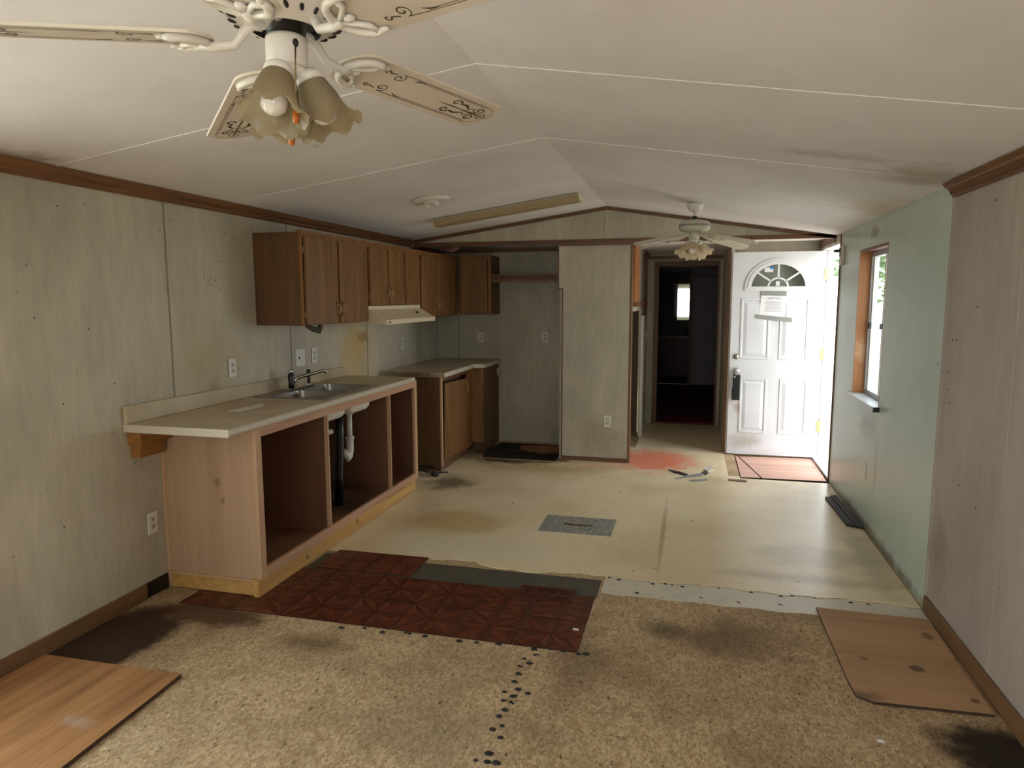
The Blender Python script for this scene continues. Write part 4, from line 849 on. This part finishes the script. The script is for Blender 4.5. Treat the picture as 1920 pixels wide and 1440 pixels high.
# range hood
rh = thing('range_hood', (-2.55, 5.515, 1.40), 'almond enamel range hood under the short wall cabinet', 'range hood')
MB().prism([(LX + 0.001, 1.546), (-2.440, 1.546), (-2.440, 1.516), (-2.30, 1.437), (-2.30, 1.402), (LX + 0.001, 1.402)], 'y', 4.984, 6.045).build('hood_body', M['hood'], rh, 0.003)
bx('front_lip', (-2.302, 4.984, 1.400), (-2.292, 6.047, 1.438), M['hood'], rh, 0.002)
MB().lathe([(0.001, 0), (0.014, 0), (0.014, 0.012), (0.001, 0.012)], 12, Matrix.Translation((-2.375, 5.80, 1.477)) @ Matrix.Rotation(math.radians(30), 4, 'Y')).build('switch_hole', M['black'], rh)
bx('badge', (-2.2925, 5.02, 1.411), (-2.2905, 5.07, 1.425), M['brass'], rh)
tag(MB().tube([(-2.52, 4.20, 1.424), (-2.50, 4.24, 1.40), (-2.46, 4.27, 1.385), (-2.46, 4.28, 1.41), (-2.48, 4.30, 1.424)], [0.014, 0.02, 0.022, 0.018, 0.012], 8).build('wasp_nest', M['backing']), 'small brown lump hanging under the tall wall cabinet', 'wasp nest')
# niche shelf
ns = thing('niche_shelf', (-1.65, 7.3, 1.77), 'narrow slotted wooden shelf spanning the kitchen niche', 'shelf')
bx('shelf_board', (-2.069, 7.14, 1.838), (-1.252, BY - 0.001, 1.85), M['trim_x'], ns); bx('nosing', (-2.075, 7.12, 1.842), (-1.252, 7.14, 1.852), M['oak_lit'], ns)
bx('back_board', (-2.069, 7.15, 1.775), (-1.252, 7.165, 1.838), M['trim_dark'], ns); bx('lower_lip', (-2.069, 7.12, 1.772), (-1.252, 7.15, 1.797), M['oak'], ns)
for k in range(10): bx('slat', (-2.06 + k * 0.082, 7.13, 1.824), (-2.0 + k * 0.082, 7.149, 1.838), M['oak_dull'], ns)
tag(MB().sphere((-2.43, 6.86, 2.10), (0.07, 0.07, 0.03), 10).sphere((-2.36, 6.84, 2.115), (0.05, 0.05, 0.025), 8).sphere((-2.50, 6.85, 2.115), (0.05, 0.04, 0.03), 8).build('insulation_tuft', M['pink']), 'pink insulation tuft hanging from the broken corner ceiling', 'insulation')

# ================================================================== corner base cabinet
cc = thing('corner_cabinet', (-2.5, 6.6, 0.004), 'oak corner base cabinet with one skewed door in the kitchen niche', 'cabinet')
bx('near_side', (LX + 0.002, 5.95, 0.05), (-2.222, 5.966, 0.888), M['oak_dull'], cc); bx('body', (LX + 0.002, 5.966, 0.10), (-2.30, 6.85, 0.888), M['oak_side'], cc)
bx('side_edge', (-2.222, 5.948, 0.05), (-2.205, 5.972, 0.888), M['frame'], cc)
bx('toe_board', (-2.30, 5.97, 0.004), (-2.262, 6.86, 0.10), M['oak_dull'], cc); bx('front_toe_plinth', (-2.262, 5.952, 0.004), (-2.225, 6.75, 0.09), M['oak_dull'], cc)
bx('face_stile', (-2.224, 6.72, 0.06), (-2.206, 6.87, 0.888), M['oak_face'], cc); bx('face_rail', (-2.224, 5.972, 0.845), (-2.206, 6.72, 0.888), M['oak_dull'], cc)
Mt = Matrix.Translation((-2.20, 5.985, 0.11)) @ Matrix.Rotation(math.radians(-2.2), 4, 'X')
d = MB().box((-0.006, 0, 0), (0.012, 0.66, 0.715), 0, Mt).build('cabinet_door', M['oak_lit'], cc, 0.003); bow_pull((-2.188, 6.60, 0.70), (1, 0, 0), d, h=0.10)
bx('return_face', (-2.206, 6.862, 0.10), (-2.085, 6.88, 0.888), M['oak'], cc); bx('return_toe', (-2.206, 6.90, 0.004), (-2.10, 6.915, 0.10), M['oak_dull'], cc)
bx('return_side', (-2.098, 6.88, 0.004), (-2.085, BY - 0.002, 0.888), M['oak_side'], cc)
c2 = thing('corner_countertop', (-2.45, 6.6, 0.89), 'cream laminate L shaped countertop on the corner base cabinet', 'countertop')
pts = [(LX + 0.002, 5.905), (-2.165, 5.905), (-2.165, 6.80), (-2.06, 6.82), (-2.06, BY - 0.002), (LX + 0.002, BY - 0.002)]
MB().prism(pts, 'z', 0.891, 0.93).build('worktop', M['counter'], c2)
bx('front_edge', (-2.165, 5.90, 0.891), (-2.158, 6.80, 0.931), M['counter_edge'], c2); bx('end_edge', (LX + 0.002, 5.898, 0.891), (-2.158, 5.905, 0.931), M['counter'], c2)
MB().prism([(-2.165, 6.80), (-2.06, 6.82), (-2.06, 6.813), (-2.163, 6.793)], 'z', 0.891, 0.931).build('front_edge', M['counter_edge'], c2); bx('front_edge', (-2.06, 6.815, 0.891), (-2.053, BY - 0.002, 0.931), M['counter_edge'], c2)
tag(MB().lathe([(0.001, 0), (0.028, 0), (0.028, 0.02), (0.02, 0.028), (0.001, 0.028)], 14, Matrix.Translation((-2.083, 7.40, 0.79)) @ Matrix.Rotation(math.pi / 2, 4, 'Y') @ Matrix.Diagonal((1.8, 0.8, 1, 1))).build('cover_cap', M['ivory_pl']), 'round ivory cap fixed to the corner cabinet side', 'cap')
# gas hose on the floor by the stove gap
gh = thing('gas_hose', (-2.3, 5.75, 0.006), 'black gas hose with grey brass fitting lying at the stove gap', 'hose')
MB().tube([(-2.70, 5.85, 0.018), (-2.50, 5.88, 0.022), (-2.36, 5.84, 0.03), (-2.27, 5.79, 0.03)], 0.012, 8).build('hose', M['rubber'], gh)
MB().tube([(-2.29, 5.80, 0.03), (-2.23, 5.77, 0.03)], 0.02, 8).build('fitting', M['nickel'], gh); MB().tube([(-2.235, 5.775, 0.026), (-2.19, 5.75, 0.026)], [0.026, 0.024], 10).build('nut', M['rubber'], gh)
MB().tube([(-2.22, 5.80, 0.03), (-2.14, 5.90, 0.012)], 0.007, 6).build('valve_lever', M['rubber'], gh)

# ================================================================== electrical plates
def outlet_proto():
    t = thing('outlet', (0, 0, 0), 'white duplex outlet', 'outlet', 'wall outlets')   # faces -Y, back on Y=0
    bx('cover_plate', (-0.036, -0.006, -0.058), (0.036, 0, 0.058), M['white_pl'], t, 0.003)
    for z in (-0.02, 0.02):
        r = bx('receptacle', (-0.017, -0.008, z - 0.014), (0.017, -0.0055, z + 0.014), M['ivory_pl'], t, 0.002)
        for x in (-0.006, 0.006): bx('slot', (x - 0.0014, -0.009, z - 0.004), (x + 0.0014, -0.0078, z + 0.006), M['slot'], r)
    bx('screw', (-0.003, -0.0075, -0.003), (0.003, -0.006, 0.003), M['brass'], t)
    return t
op = outlet_proto()
spots = [((LX + 0.003, 3.77, 1.17), math.pi / 2, 'white outlet above the bare middle of the long backsplash'), ((LX + 0.003, 4.755, 1.17), math.pi / 2, 'white outlet above the sink, right of the blank plate'),
         ((LX + 0.003, 6.43, 1.163), math.pi / 2, 'white outlet on the left wall below the corner cabinet doors'), ((LX + 0.003, 3.03, 0.40), math.pi / 2, 'white outlet low on the wall beside the sink cabinet end'),
         ((-2.295, BY, 1.166), 0, 'white outlet on the niche wall above the corner countertop'), ((-1.556, BY, 1.18), 0, 'white outlet on the bare niche wall beside the closet'),
         ((-0.769, GY, 0.408), 0, 'white outlet low on the pale closet front panel')]
for i, (p, a, lab) in enumerate(spots):
    o = op if i == 0 else copy_tree(op)
    o.location = p; o.rotation_euler = (0, 0, a); o['label'] = lab
sw = thing('blank_plate', (LX, 4.56, 1.17), 'wide white two gang cover plate above the faucet', 'switch plate')
bx('cover_plate', (LX, 4.50, 1.105), (LX + 0.006, 4.625, 1.235), M['white_pl'], sw, 0.003); bx('screw_hole', (LX + 0.0055, 4.535, 1.16), (LX + 0.0075, 4.552, 1.178), M['slot'], sw)
hs = thing('light_switch', (-0.55, 8.72, 1.12), 'white toggle light switch on the hall wall', 'light switch'); bx('cover_plate', (-0.55, 8.66, 1.06), (-0.544, 8.78, 1.24), M['white_pl'], hs, 0.002); bx('toggle', (-0.545, 8.71, 1.13), (-0.53, 8.73, 1.17), M['white_pl'], hs)
db = thing('sensor_box', (RX, 6.33, 1.88), 'yellowed broken sensor box high beside the front door', 'sensor'); bx('case', (RX - 0.03, 6.29, 1.87), (RX, 6.37, 2.03), M['ivory_pl'], db, 0.006); bx('battery_bay', (RX - 0.034, 6.31, 1.94), (RX - 0.028, 6.36, 2.01), M['black'], db)
bx('bracket', (RX - 0.06, 6.36, 1.98), (RX - 0.02, 6.44, 2.0), M['slot'], db)
# pencil scribble and pin holes on the left wall
mb = MB(); Mt = Matrix.Translation((LX + 0.0006, 3.59, 1.70)) @ Matrix.Rotation(math.pi / 2, 4, 'Z') @ Matrix.Rotation(math.pi / 2, 4, 'X')
rs = random.Random(11)
for (cx, cy, n, w) in ((-0.03, 0.03, 3, 0.012), (0.0, 0.012, 4, 0.012), (0.03, 0.02, 5, 0.014), (-0.012, -0.06, 2, 0.012)):
    for k in range(n):
        z = cy + 0.03 - k * 0.017; x = cx + rs.uniform(-0.006, 0.006) + k * 0.003
        mb.ribbon([(x + w * rs.uniform(-0.6, 0.6), z + 0.006 * rs.uniform(-1, 1)) for i in range(4)], 0.003, 0, 0, Mt)
mb.build('pencil_scribble', M['ink_d'], wl)
mb = MB()
for y, z in ((2.6, 2.02), (3.77, 2.0), (3.72, 1.83), (3.70, 1.66), (3.85, 1.97), (2.44, 1.52), (2.85, 1.18), (2.55, 1.12), (2.72, 1.46), (2.95, 0.75), (2.5, 0.55)): mb.sphere((LX, y, z), (0.0015, 0.005, 0.004), 6)
tag(mb.build('pin_holes', M['ink_d'], wl), kind='stuff')
mb = MB()
for y, z in ((3.72, 1.40), (3.67, 1.40), (3.45, 1.56), (3.35, 2.0), (3.9, 1.27), (3.75, 1.24), (3.7, 1.1), (3.73, 1.16), (3.5, 0.75), (3.3, 0.7), (4.6, 1.64)): mb.sphere((RX, y, z), (0.002, 0.007, 0.005), 6)
tag(mb.build('nail_holes', M['ink_d'], wr), kind='stuff')

# ================================================================== ceiling fixtures
sl = math.atan2(RGZ - LZ, RG - LX)
# fluorescent fixture on the left slope
xm = -1.535; Mt = Matrix.Translation((xm, 5.735, zl(xm) - 0.001)) @ Matrix.Rotation(-sl, 4, 'Y')
ff = thing('fluorescent_light', (xm, 5.735, zl(xm) - 0.06), 'long yellowed fluorescent fixture on the sloped ceiling', 'ceiling light')
MB().box((-0.63, -0.055, -0.014), (0.63, 0.055, 0), 0, Mt).build('base_channel', M['white_metal'], ff)
MB().prism([(-0.085, -0.014), (-0.085, -0.045), (-0.06, -0.062), (0.06, -0.062), (0.085, -0.045), (0.085, -0.014)], 'x', -0.625, 0.625, 0, Mt).build('diffuser', M['lens'], ff)
for s_ in (-1, 1): MB().prism([(-0.088, -0.010), (-0.088, -0.047), (-0.062, -0.066), (0.062, -0.066), (0.088, -0.047), (0.088, -0.010)], 'x', s_ * 0.625, s_ * 0.637, 0, Mt).build('end_cap', M['hood'], ff)
# round bare ceiling light base
xm = -1.85; Mt = Matrix.Translation((xm, 4.82, zl(xm) - 0.001)) @ Matrix.Rotation(-sl, 4, 'Y') @ Matrix.Rotation(math.pi, 4, 'X')
rl = thing('round_ceiling_light', (xm, 4.82, zl(xm) - 0.06), 'round white ceiling light base without its globe', 'ceiling light')
MB().lathe([(0.001, 0), (0.135, 0), (0.138, 0.012), (0.125, 0.022), (0.10, 0.026), (0.001, 0.026)], 28, Mt).build('base_pan', M['white_metal'], rl)
MB().lathe([(0.055, 0.026), (0.055, 0.036), (0.048, 0.04), (0.001, 0.04)], 18, Mt).build('socket_ring', M['white_pl'], rl)
for x in (-0.03, 0.035): MB().lathe([(0.022, 0.04), (0.022, 0.06), (0.016, 0.062), (0.001, 0.055)], 12, Mt @ Matrix.Translation((x, 0.0, 0))).build('lamp_socket', M['white_pl'], rl)

# ---------------- ceiling fans
def spiral(cx, cy, r0, turns, a0, sgn, n=22): return [(cx + r0 * (1 - i / n * 0.85) * math.cos(a0 + sgn * turns * 2 * math.pi * i / n), cy + r0 * (1 - i / n * 0.85) * math.sin(a0 + sgn * turns * 2 * math.pi * i / n)) for i in range(n + 1)]
def blade_parts(M4, R0, R1, W, parent, printed, mb_mat, edge_mat, slim=False):
    h = W / 2; rd = 0.05; c = 0.035
    out = [(R0 + 0.05 - 0.05 * math.sin(math.pi * i / 10), -h + W * i / 10 if False else -h * math.cos(math.pi * i / 10)) for i in range(11)]
    pts = [(R1 - c, -h), (R1 - 0.008, -h + c * 0.9), (R1, 0), (R1 - 0.008, h - c * 0.9), (R1 - c, h)] + [(p[0], -p[1]) for p in out]
    mb = MB(); mb.prism(pts, 'z', 0, 0.006, 0, M4)
    for i in range(len(mb.f)):
        if i >= 2: mb.m[i] = 1
    b = mb.build('blade', [mb_mat, edge_mat], parent)
    if printed:
        k = W / 0.14; z = -0.0006; mb = MB()
        for s_ in (-1, 1):
            e = s_ * 0.050 * k; a = R0 + 0.15
            mb.ribbon([(a + 0.04, e - s_ * 0.0), (R1 - 0.05, e)], 0.0022, z, 1, M4); mb.ribbon([(a + 0.05, e - s_ * 0.006), (R1 - 0.06, e - s_ * 0.006)], 0.0016, z, 0, M4)
            mb.ribbon([(R1 - 0.05, e), (R1 - 0.022, s_ * 0.028 * k), (R1 - 0.018, 0)], 0.002, z, 1, M4)
            sp = spiral(a, s_ * 0.030 * k, 0.018, 1.3, s_ * math.pi / 2, -s_); mb.ribbon([(a + 0.055, e)] + sp, [0.0015] + [0.0025 + 0.002 * i / 22 for i in range(23)], z, 0, M4)
            sp = spiral(a - 0.042, s_ * 0.036 * k, 0.009, 1.0, 0, s_); mb.ribbon([(a - 0.014, s_ * 0.042 * k)] + sp, [0.003] + [0.004 - 0.001 * i / 22 for i in range(23)], z, 0, M4)
            mb.ribbon([(a + 0.04, s_ * 0.036 * k), (a + 0.055, s_ * 0.044 * k), (a + 0.075, s_ * 0.047 * k)], [0.001, 0.006, 0.001], z, 0, M4)
            q = R1 - 0.10
            sp = spiral(q + 0.03, s_ * 0.024 * k, 0.019, 1.25, math.pi, s_); mb.ribbon([(q - 0.01, s_ * 0.004)] + sp, [0.002] + [0.0035 + 0.004 * i / 22 for i in range(23)], z, 0, M4)
            sp = spiral(q - 0.062, s_ * 0.022 * k, 0.016, 1.1, 0.0, s_); mb.ribbon([(q, s_ * 0.010), (q - 0.025, s_ * 0.026)] + sp, [0.002, 0.010] + [0.006 - 0.002 * i / 22 for i in range(23)], z, 0, M4)
            mb.ribbon([(q + 0.045, s_ * 0.006), (q + 0.062, s_ * 0.014), (q + 0.078, s_ * 0.002)], [0.002, 0.005, 0.001], z, 0, M4)
        q = R1 - 0.10; mb.ribbon([(q - 0.11, 0), (q - 0.06, 0), (q - 0.02, 0), (q + 0.02, 0), (q + 0.08, 0)], [0.001, 0.005, 0.004, 0.008, 0.002], z, 0, M4)
        for f in range(len(mb.f)): mb.f[f] = mb.f[f][::-1]
        mb.build('scroll_print', [M['print'], M['print2']], b)
    return b
def blade_iron(M4, R0, r_in, z_in, parent, mat):
    mb = MB(); k = R0
    mb.tube([(r_in, 0, z_in), (r_in + 0.018, 0, z_in + 0.0), (r_in + 0.035, 0, z_in * 0.55), (r_in + 0.055, 0, -0.008), (k - 0.012, 0, -0.012), (k + 0.012, 0, -0.008)], [0.012, 0.011, 0.010, 0.009, 0.010, 0.010], 8, 0, M4)
    arc = [(k + 0.052 - 0.055 * math.cos(t), 0.058 * math.sin(t), -0.006) for t in [math.radians(d) for d in range(-105, 106, 15)]]
    mb.tube(arc, [0.005] + [0.0085] * (len(arc) - 2) + [0.005], 8, 0, M4)
    for s_ in (-1, 1):
        mb.tube([(k + 0.0, 0, -0.007), (k + 0.03, s_ * 0.018, -0.006), (k + 0.05, s_ * 0.034, -0.006), (k + 0.052, s_ * 0.052, -0.006)], 0.006, 6, 0, M4)
        mb.sphere((k + 0.068, s_ * 0.055, -0.006), (0.011, 0.007, 0.005), 8, 0, M4)
    mb.sphere((k + 0.03, 0, -0.005), (0.014, 0.012, 0.007), 8, 0, M4)
    return mb.build('blade_iron', mat, parent)
def bell(M4, s, parent, mat, nm='glass_shade'):
    prof = [(0.024, 0.0), (0.028, -0.004), (0.034, -0.016), (0.044, -0.045), (0.050, -0.075), (0.055, -0.095), (0.066, -0.112), (0.076, -0.120)]
    prof = [(r * s, z * s) for r, z in prof]
    def ruf(r, z, a, t):
        w = max(0, t - 0.55) / 0.45; fl = 1 + 0.02 * math.cos(36 * a)
        return r * (1 + 0.06 * w * math.cos(7 * a)) * fl, z + s * 0.010 * w * math.cos(7 * a + 1.0)
    return MB().lathe(prof, 72, M4, 0, ruf).build(nm, mat, parent)
def chain(pts, parent, mat, r=0.0016):
    return MB().tube(pts, r, 5).build('pull_chain', mat, parent)

# near fan
FX, FY = -0.80, 1.30; BZ = 2.093
f1 = thing('ceiling_fan', (FX, FY, BZ - 0.2), 'white ceiling fan with scroll printed blades and amber glass shades, in the foreground', 'ceiling fan', 'ceiling fans')
Tc = Matrix.Translation((FX, FY, 0))
MB().lathe([(0.001, RGZ - 0.005), (0.07, RGZ - 0.012), (0.072, RGZ - 0.03), (0.05, RGZ - 0.075), (0.02, RGZ - 0.085), (0.001, RGZ - 0.085)], 24, Tc).build('canopy', M['white_metal'], f1)
MB().tube([(FX, FY, RGZ - 0.08), (FX, FY, 2.335)], 0.013, 10).build('downrod', M['white_metal'], f1)
prof = [(0.02, 2.345), (0.06, 2.34), (0.115, 2.315), (0.138, 2.275), (0.141, 2.215), (0.134, 2.182), (0.114, 2.152), (0.078, 2.132), (0.068, 2.130)]
mh = MB().lathe(prof, 40, Tc).build('motor_housing', M['white_metal'], f1)
mb = MB()
for ring, (r, z, tilt, n, lx) in enumerate(((0.1265, 2.170, 50, 26, 0.016), (0.1005, 2.144, 66, 22, 0.014))):
    for i in range(n):
        a = 2 * math.pi * (i + 0.5 * ring) / n
        Mt = Tc @ Matrix.Rotation(a, 4, 'Z') @ Matrix.Translation((r, 0, z)) @ Matrix.Rotation(math.radians(tilt), 4, 'Y') @ Matrix.Rotation(0.5, 4, 'Z')
        mb.sphere((0, 0, 0), (0.0045, 0.005, lx * 0.85), 6, 0, Mt @ Matrix.Rotation(0.35, 4, 'X'))
mb.build('painted_vent_slots', M['slot'], mh)  # solid dark beads, coloured for the shade inside open vent slots
MB().lathe([(0.068, 2.130), (0.066, 2.145), (0.04, 2.14), (0.036, 2.112), (0.001, 2.112)], 24, Tc).build('motor_core', M['black'], f1)
MB().lathe([(0.001, 2.118), (0.039, 2.118), (0.041, 2.112), (0.041, 2.066), (0.039, 2.060), (0.001, 2.060)], 28, Tc).build('switch_housing', M['white_metal'], f1)
MB().lathe([(0.001, 2.060), (0.039, 2.060), (0.043, 2.052), (0.040, 2.042), (0.024, 2.034), (0.001, 2.032)], 28, Tc).build('light_fitter', M['cream_metal'], f1)
def blade_mat(ang, z, droop, pitch): return Matrix.Translation((FX, FY, z)) @ Matrix.Rotation(math.radians(ang), 4, 'Z') @ Matrix.Rotation(math.radians(droop), 4, 'Y') @ Matrix.Rotation(math.radians(-pitch), 4, 'X')
for ang, z, droop in ((69.0, 2.107, 1.2), (135.5, 2.098, 4.2), (206, 2.108, 1.5), (-20, 2.122, 0.5), (278, 2.115, 1.0)):
    M4 = blade_mat(ang, z, droop, 10)
    it = blade_iron(M4, 0.152, 0.045, 0.030, f1, M['cream_metal'])
    blade_parts(M4, 0.137, 0.665, 0.14, f1, True, M['blade'], M['blade_edge'])
def light_arm(T0, az, parent, s, shade_mat, r_out=0.05, zc=2.03, tilt=38, dist=0.0):
    Mz = T0 @ Matrix.Rotation(math.radians(az), 4, 'Z')
    mb = MB().tube([Mz @ Vector((0.02, 0, zc + 0.012)), Mz @ Vector((r_out * 0.75, 0, zc + 0.010)), Mz @ Vector((r_out, 0, zc))], 0.011 * s, 8); mb.build('lamp_arm', M['cream_metal'], parent)
    Ms = Mz @ Matrix.Translation((r_out, 0, zc)) @ Matrix.Rotation(math.radians(-tilt), 4, 'Y')
    MB().lathe([(0.001, 0.010 * s), (0.020 * s, 0.010 * s), (0.031 * s, 0.0), (0.033 * s, -0.004 * s), (0.033 * s, -0.018 * s), (0.029 * s, -0.018 * s), (0.027 * s, -0.002 * s)], 24, Ms).build('shade_holder', M['white_metal'], parent)
    sh = bell(Ms @ Matrix.Translation((0, 0, -0.006 * s)), s, parent, shade_mat)
    prof = [(0.010, -0.02), (0.013, -0.03), (0.014, -0.05), (0.026, -0.07), (0.031, -0.088), (0.028, -0.104), (0.016, -0.114), (0.001, -0.117)]
    MB().lathe([(r * s, z * s) for r, z in prof], 20, Ms).build('bulb', M['bulb'], parent)
for az in (278, 20, 132): light_arm(Tc, az, f1, 0.86, M['shade'], 0.040, 2.047, 22)
pc = (FX + 0.034, FY - 0.024)
MB().sphere((pc[0] - 0.003, pc[1] + 0.002, 2.098), (0.009, 0.006, 0.009), 10).build('chain_port', M['slot'], f1)
chain([(pc[0], pc[1], 2.098), (pc[0] + 0.008, pc[1] - 0.016, 2.05), (pc[0] + 0.016, pc[1] - 0.034, 1.962)], f1, M['brass'])
MB().lathe([(0.001, 0), (0.005, -0.002), (0.007, -0.012), (0.006, -0.024), (0.001, -0.026)], 10, Matrix.Translation((pc[0] + 0.016, pc[1] - 0.034, 1.962))).build('chain_fob', M['fob'], f1)
chain([(FX, FY, 2.03), (FX + 0.003, FY, 1.938)], f1, M['brass'])
MB().lathe([(0.001, 0), (0.005, -0.002), (0.007, -0.012), (0.006, -0.026), (0.001, -0.028)], 10, Matrix.Translation((FX + 0.003, FY, 1.938))).build('chain_fob', M['fob'], f1)
# far fan
GX, GYF = 0.0, 5.72
f2 = thing('ceiling_fan', (GX, GYF, 1.87), 'dusty ceiling fan on a short rod with drooping blades, before the hall', 'ceiling fan', 'ceiling fans')
Tg = Matrix.Translation((GX, GYF, 0)); cz = zr(GX)
MB().lathe([(0.001, cz - 0.0), (0.066, cz - 0.004), (0.066, cz - 0.015), (0.048, cz - 0.055), (0.02, cz - 0.066), (0.001, cz - 0.066)], 24, Tg).build('canopy', M['white_metal'], f2)
MB().tube([(GX, GYF, cz - 0.06), (GX, GYF, 2.205)], 0.011, 10).build('downrod', M['white_metal'], f2); MB().tube([(GX, GYF, 2.235), (GX, GYF, 2.205)], 0.017, 10).build('rod_coupling', M['black'], f2)
MB().lathe([(0.001, 2.21), (0.045, 2.208), (0.105, 2.195), (0.116, 2.185), (0.118, 2.14), (0.105, 2.122), (0.055, 2.112), (0.001, 2.11)], 32, Tg).build('motor_housing', M['ivory_pl'], f2)
MB().lathe([(0.119, 2.155), (0.1205, 2.158), (0.1205, 2.168), (0.119, 2.171)], 32, Tg).build('housing_band', M['ducttape'], f2)
MB().lathe([(0.001, 2.112), (0.05, 2.112), (0.042, 2.095), (0.04, 2.05), (0.03, 2.035), (0.001, 2.035)], 20, Tg).build('switch_housing', M['ivory_pl'], f2)
for ang in (-33, 38, 147, 214):
    M4 = Matrix.Translation((GX, GYF, 2.105)) @ Matrix.Rotation(math.radians(ang), 4, 'Z') @ Matrix.Rotation(math.radians(11), 4, 'Y') @ Matrix.Rotation(math.radians(-12), 4, 'X')
    blade_iron(M4, 0.16, 0.045, 0.0, f2, M['ivory_pl']); blade_parts(M4, 0.15, 0.54, 0.125, f2, False, M['blade_edge'], M['blade'])
for az in (262, 22, 142): light_arm(Tg, az, f2, 0.92, M['shade2'], 0.04, 2.035, 36)

# ================================================================== bathroom things
mr = thing('medicine_cabinet', (-0.2, 14.97, 1.25), 'frameless mirror cabinet in the dark bathroom', 'mirror')
bx('case', (-0.36, 14.88, 1.22), (0.10, 15.0, 1.90), M['white_pl'], mr); bx('mirror', (-0.30, 14.872, 1.15), (0.08, 14.879, 1.90), M['mirror'], mr)
vn = thing('vanity_cabinet', (-0.3, 14.75, 0.005), 'dark red wood vanity with grey top in the bathroom', 'cabinet')
bx('cabinet_body', (-0.9, 14.5, 0.006), (0.3, 14.98, 0.80), M['vanity'], vn); bx('vanity_top', (-0.92, 14.46, 0.80), (0.32, 14.99, 0.84), M['counter'], vn)
for a in (-0.6, -0.29): bx('cabinet_door', (a, 14.485, 0.10), (a + 0.27, 14.5, 0.75), M['vanity'], vn, 0.004)
MB().tube([(-0.10, 14.85, 0.84), (-0.10, 14.85, 0.93), (-0.10, 14.80, 0.95), (-0.10, 14.72, 0.93)], 0.014, 8).build('tap', M['chrome'], vn)

# ================================================================== outdoors
gd = tag(MB().box((-40, -40, -0.9), (40, 40, -0.8)).build('ground', M['grass']), 'pale sunlit yard outside the door and windows', 'ground', kind='structure')
rnd = random.Random(3)
def tree(x, y, h, r, label):
    t = thing('tree', (x, y, -0.8), label, 'tree', 'yard trees'); 
    MB().tube([(x, y, -0.8), (x + 0.1, y, h * 0.4), (x, y + 0.1, h * 0.7)], [0.18, 0.14, 0.08], 8).build('trunk', M['bark'], t)
    mb = MB()
    for i in range(1400):
        a = rnd.uniform(0, 6.283); ph = math.acos(rnd.uniform(-1, 1)); q = r * rnd.uniform(0.55, 1.0)
        c = Vector((x + q * math.sin(ph) * math.cos(a), y + q * math.sin(ph) * math.sin(a), h * 0.72 + q * 0.9 * math.cos(ph)))
        s_ = rnd.uniform(0.08, 0.18); Mt = Matrix.Translation(c) @ Matrix.Rotation(rnd.uniform(0, 6), 4, 'Z') @ Matrix.Rotation(rnd.uniform(0, 3), 4, 'X')
        mb.add([(-s_, 0, 0), (0, -s_ * 0.5, 0), (s_, 0, 0), (0, s_ * 0.5, 0)], [(0, 1, 2, 3)], 0, False, Mt)
    mb.build('crown', M['leaf'], t)
tree(5.5, 19.0, 4.5, 2.4, 'leafy tree glimpsed through the kitchen window'); tree(8.5, 26.0, 5.5, 3.0, 'taller leafy tree farther across the yard')
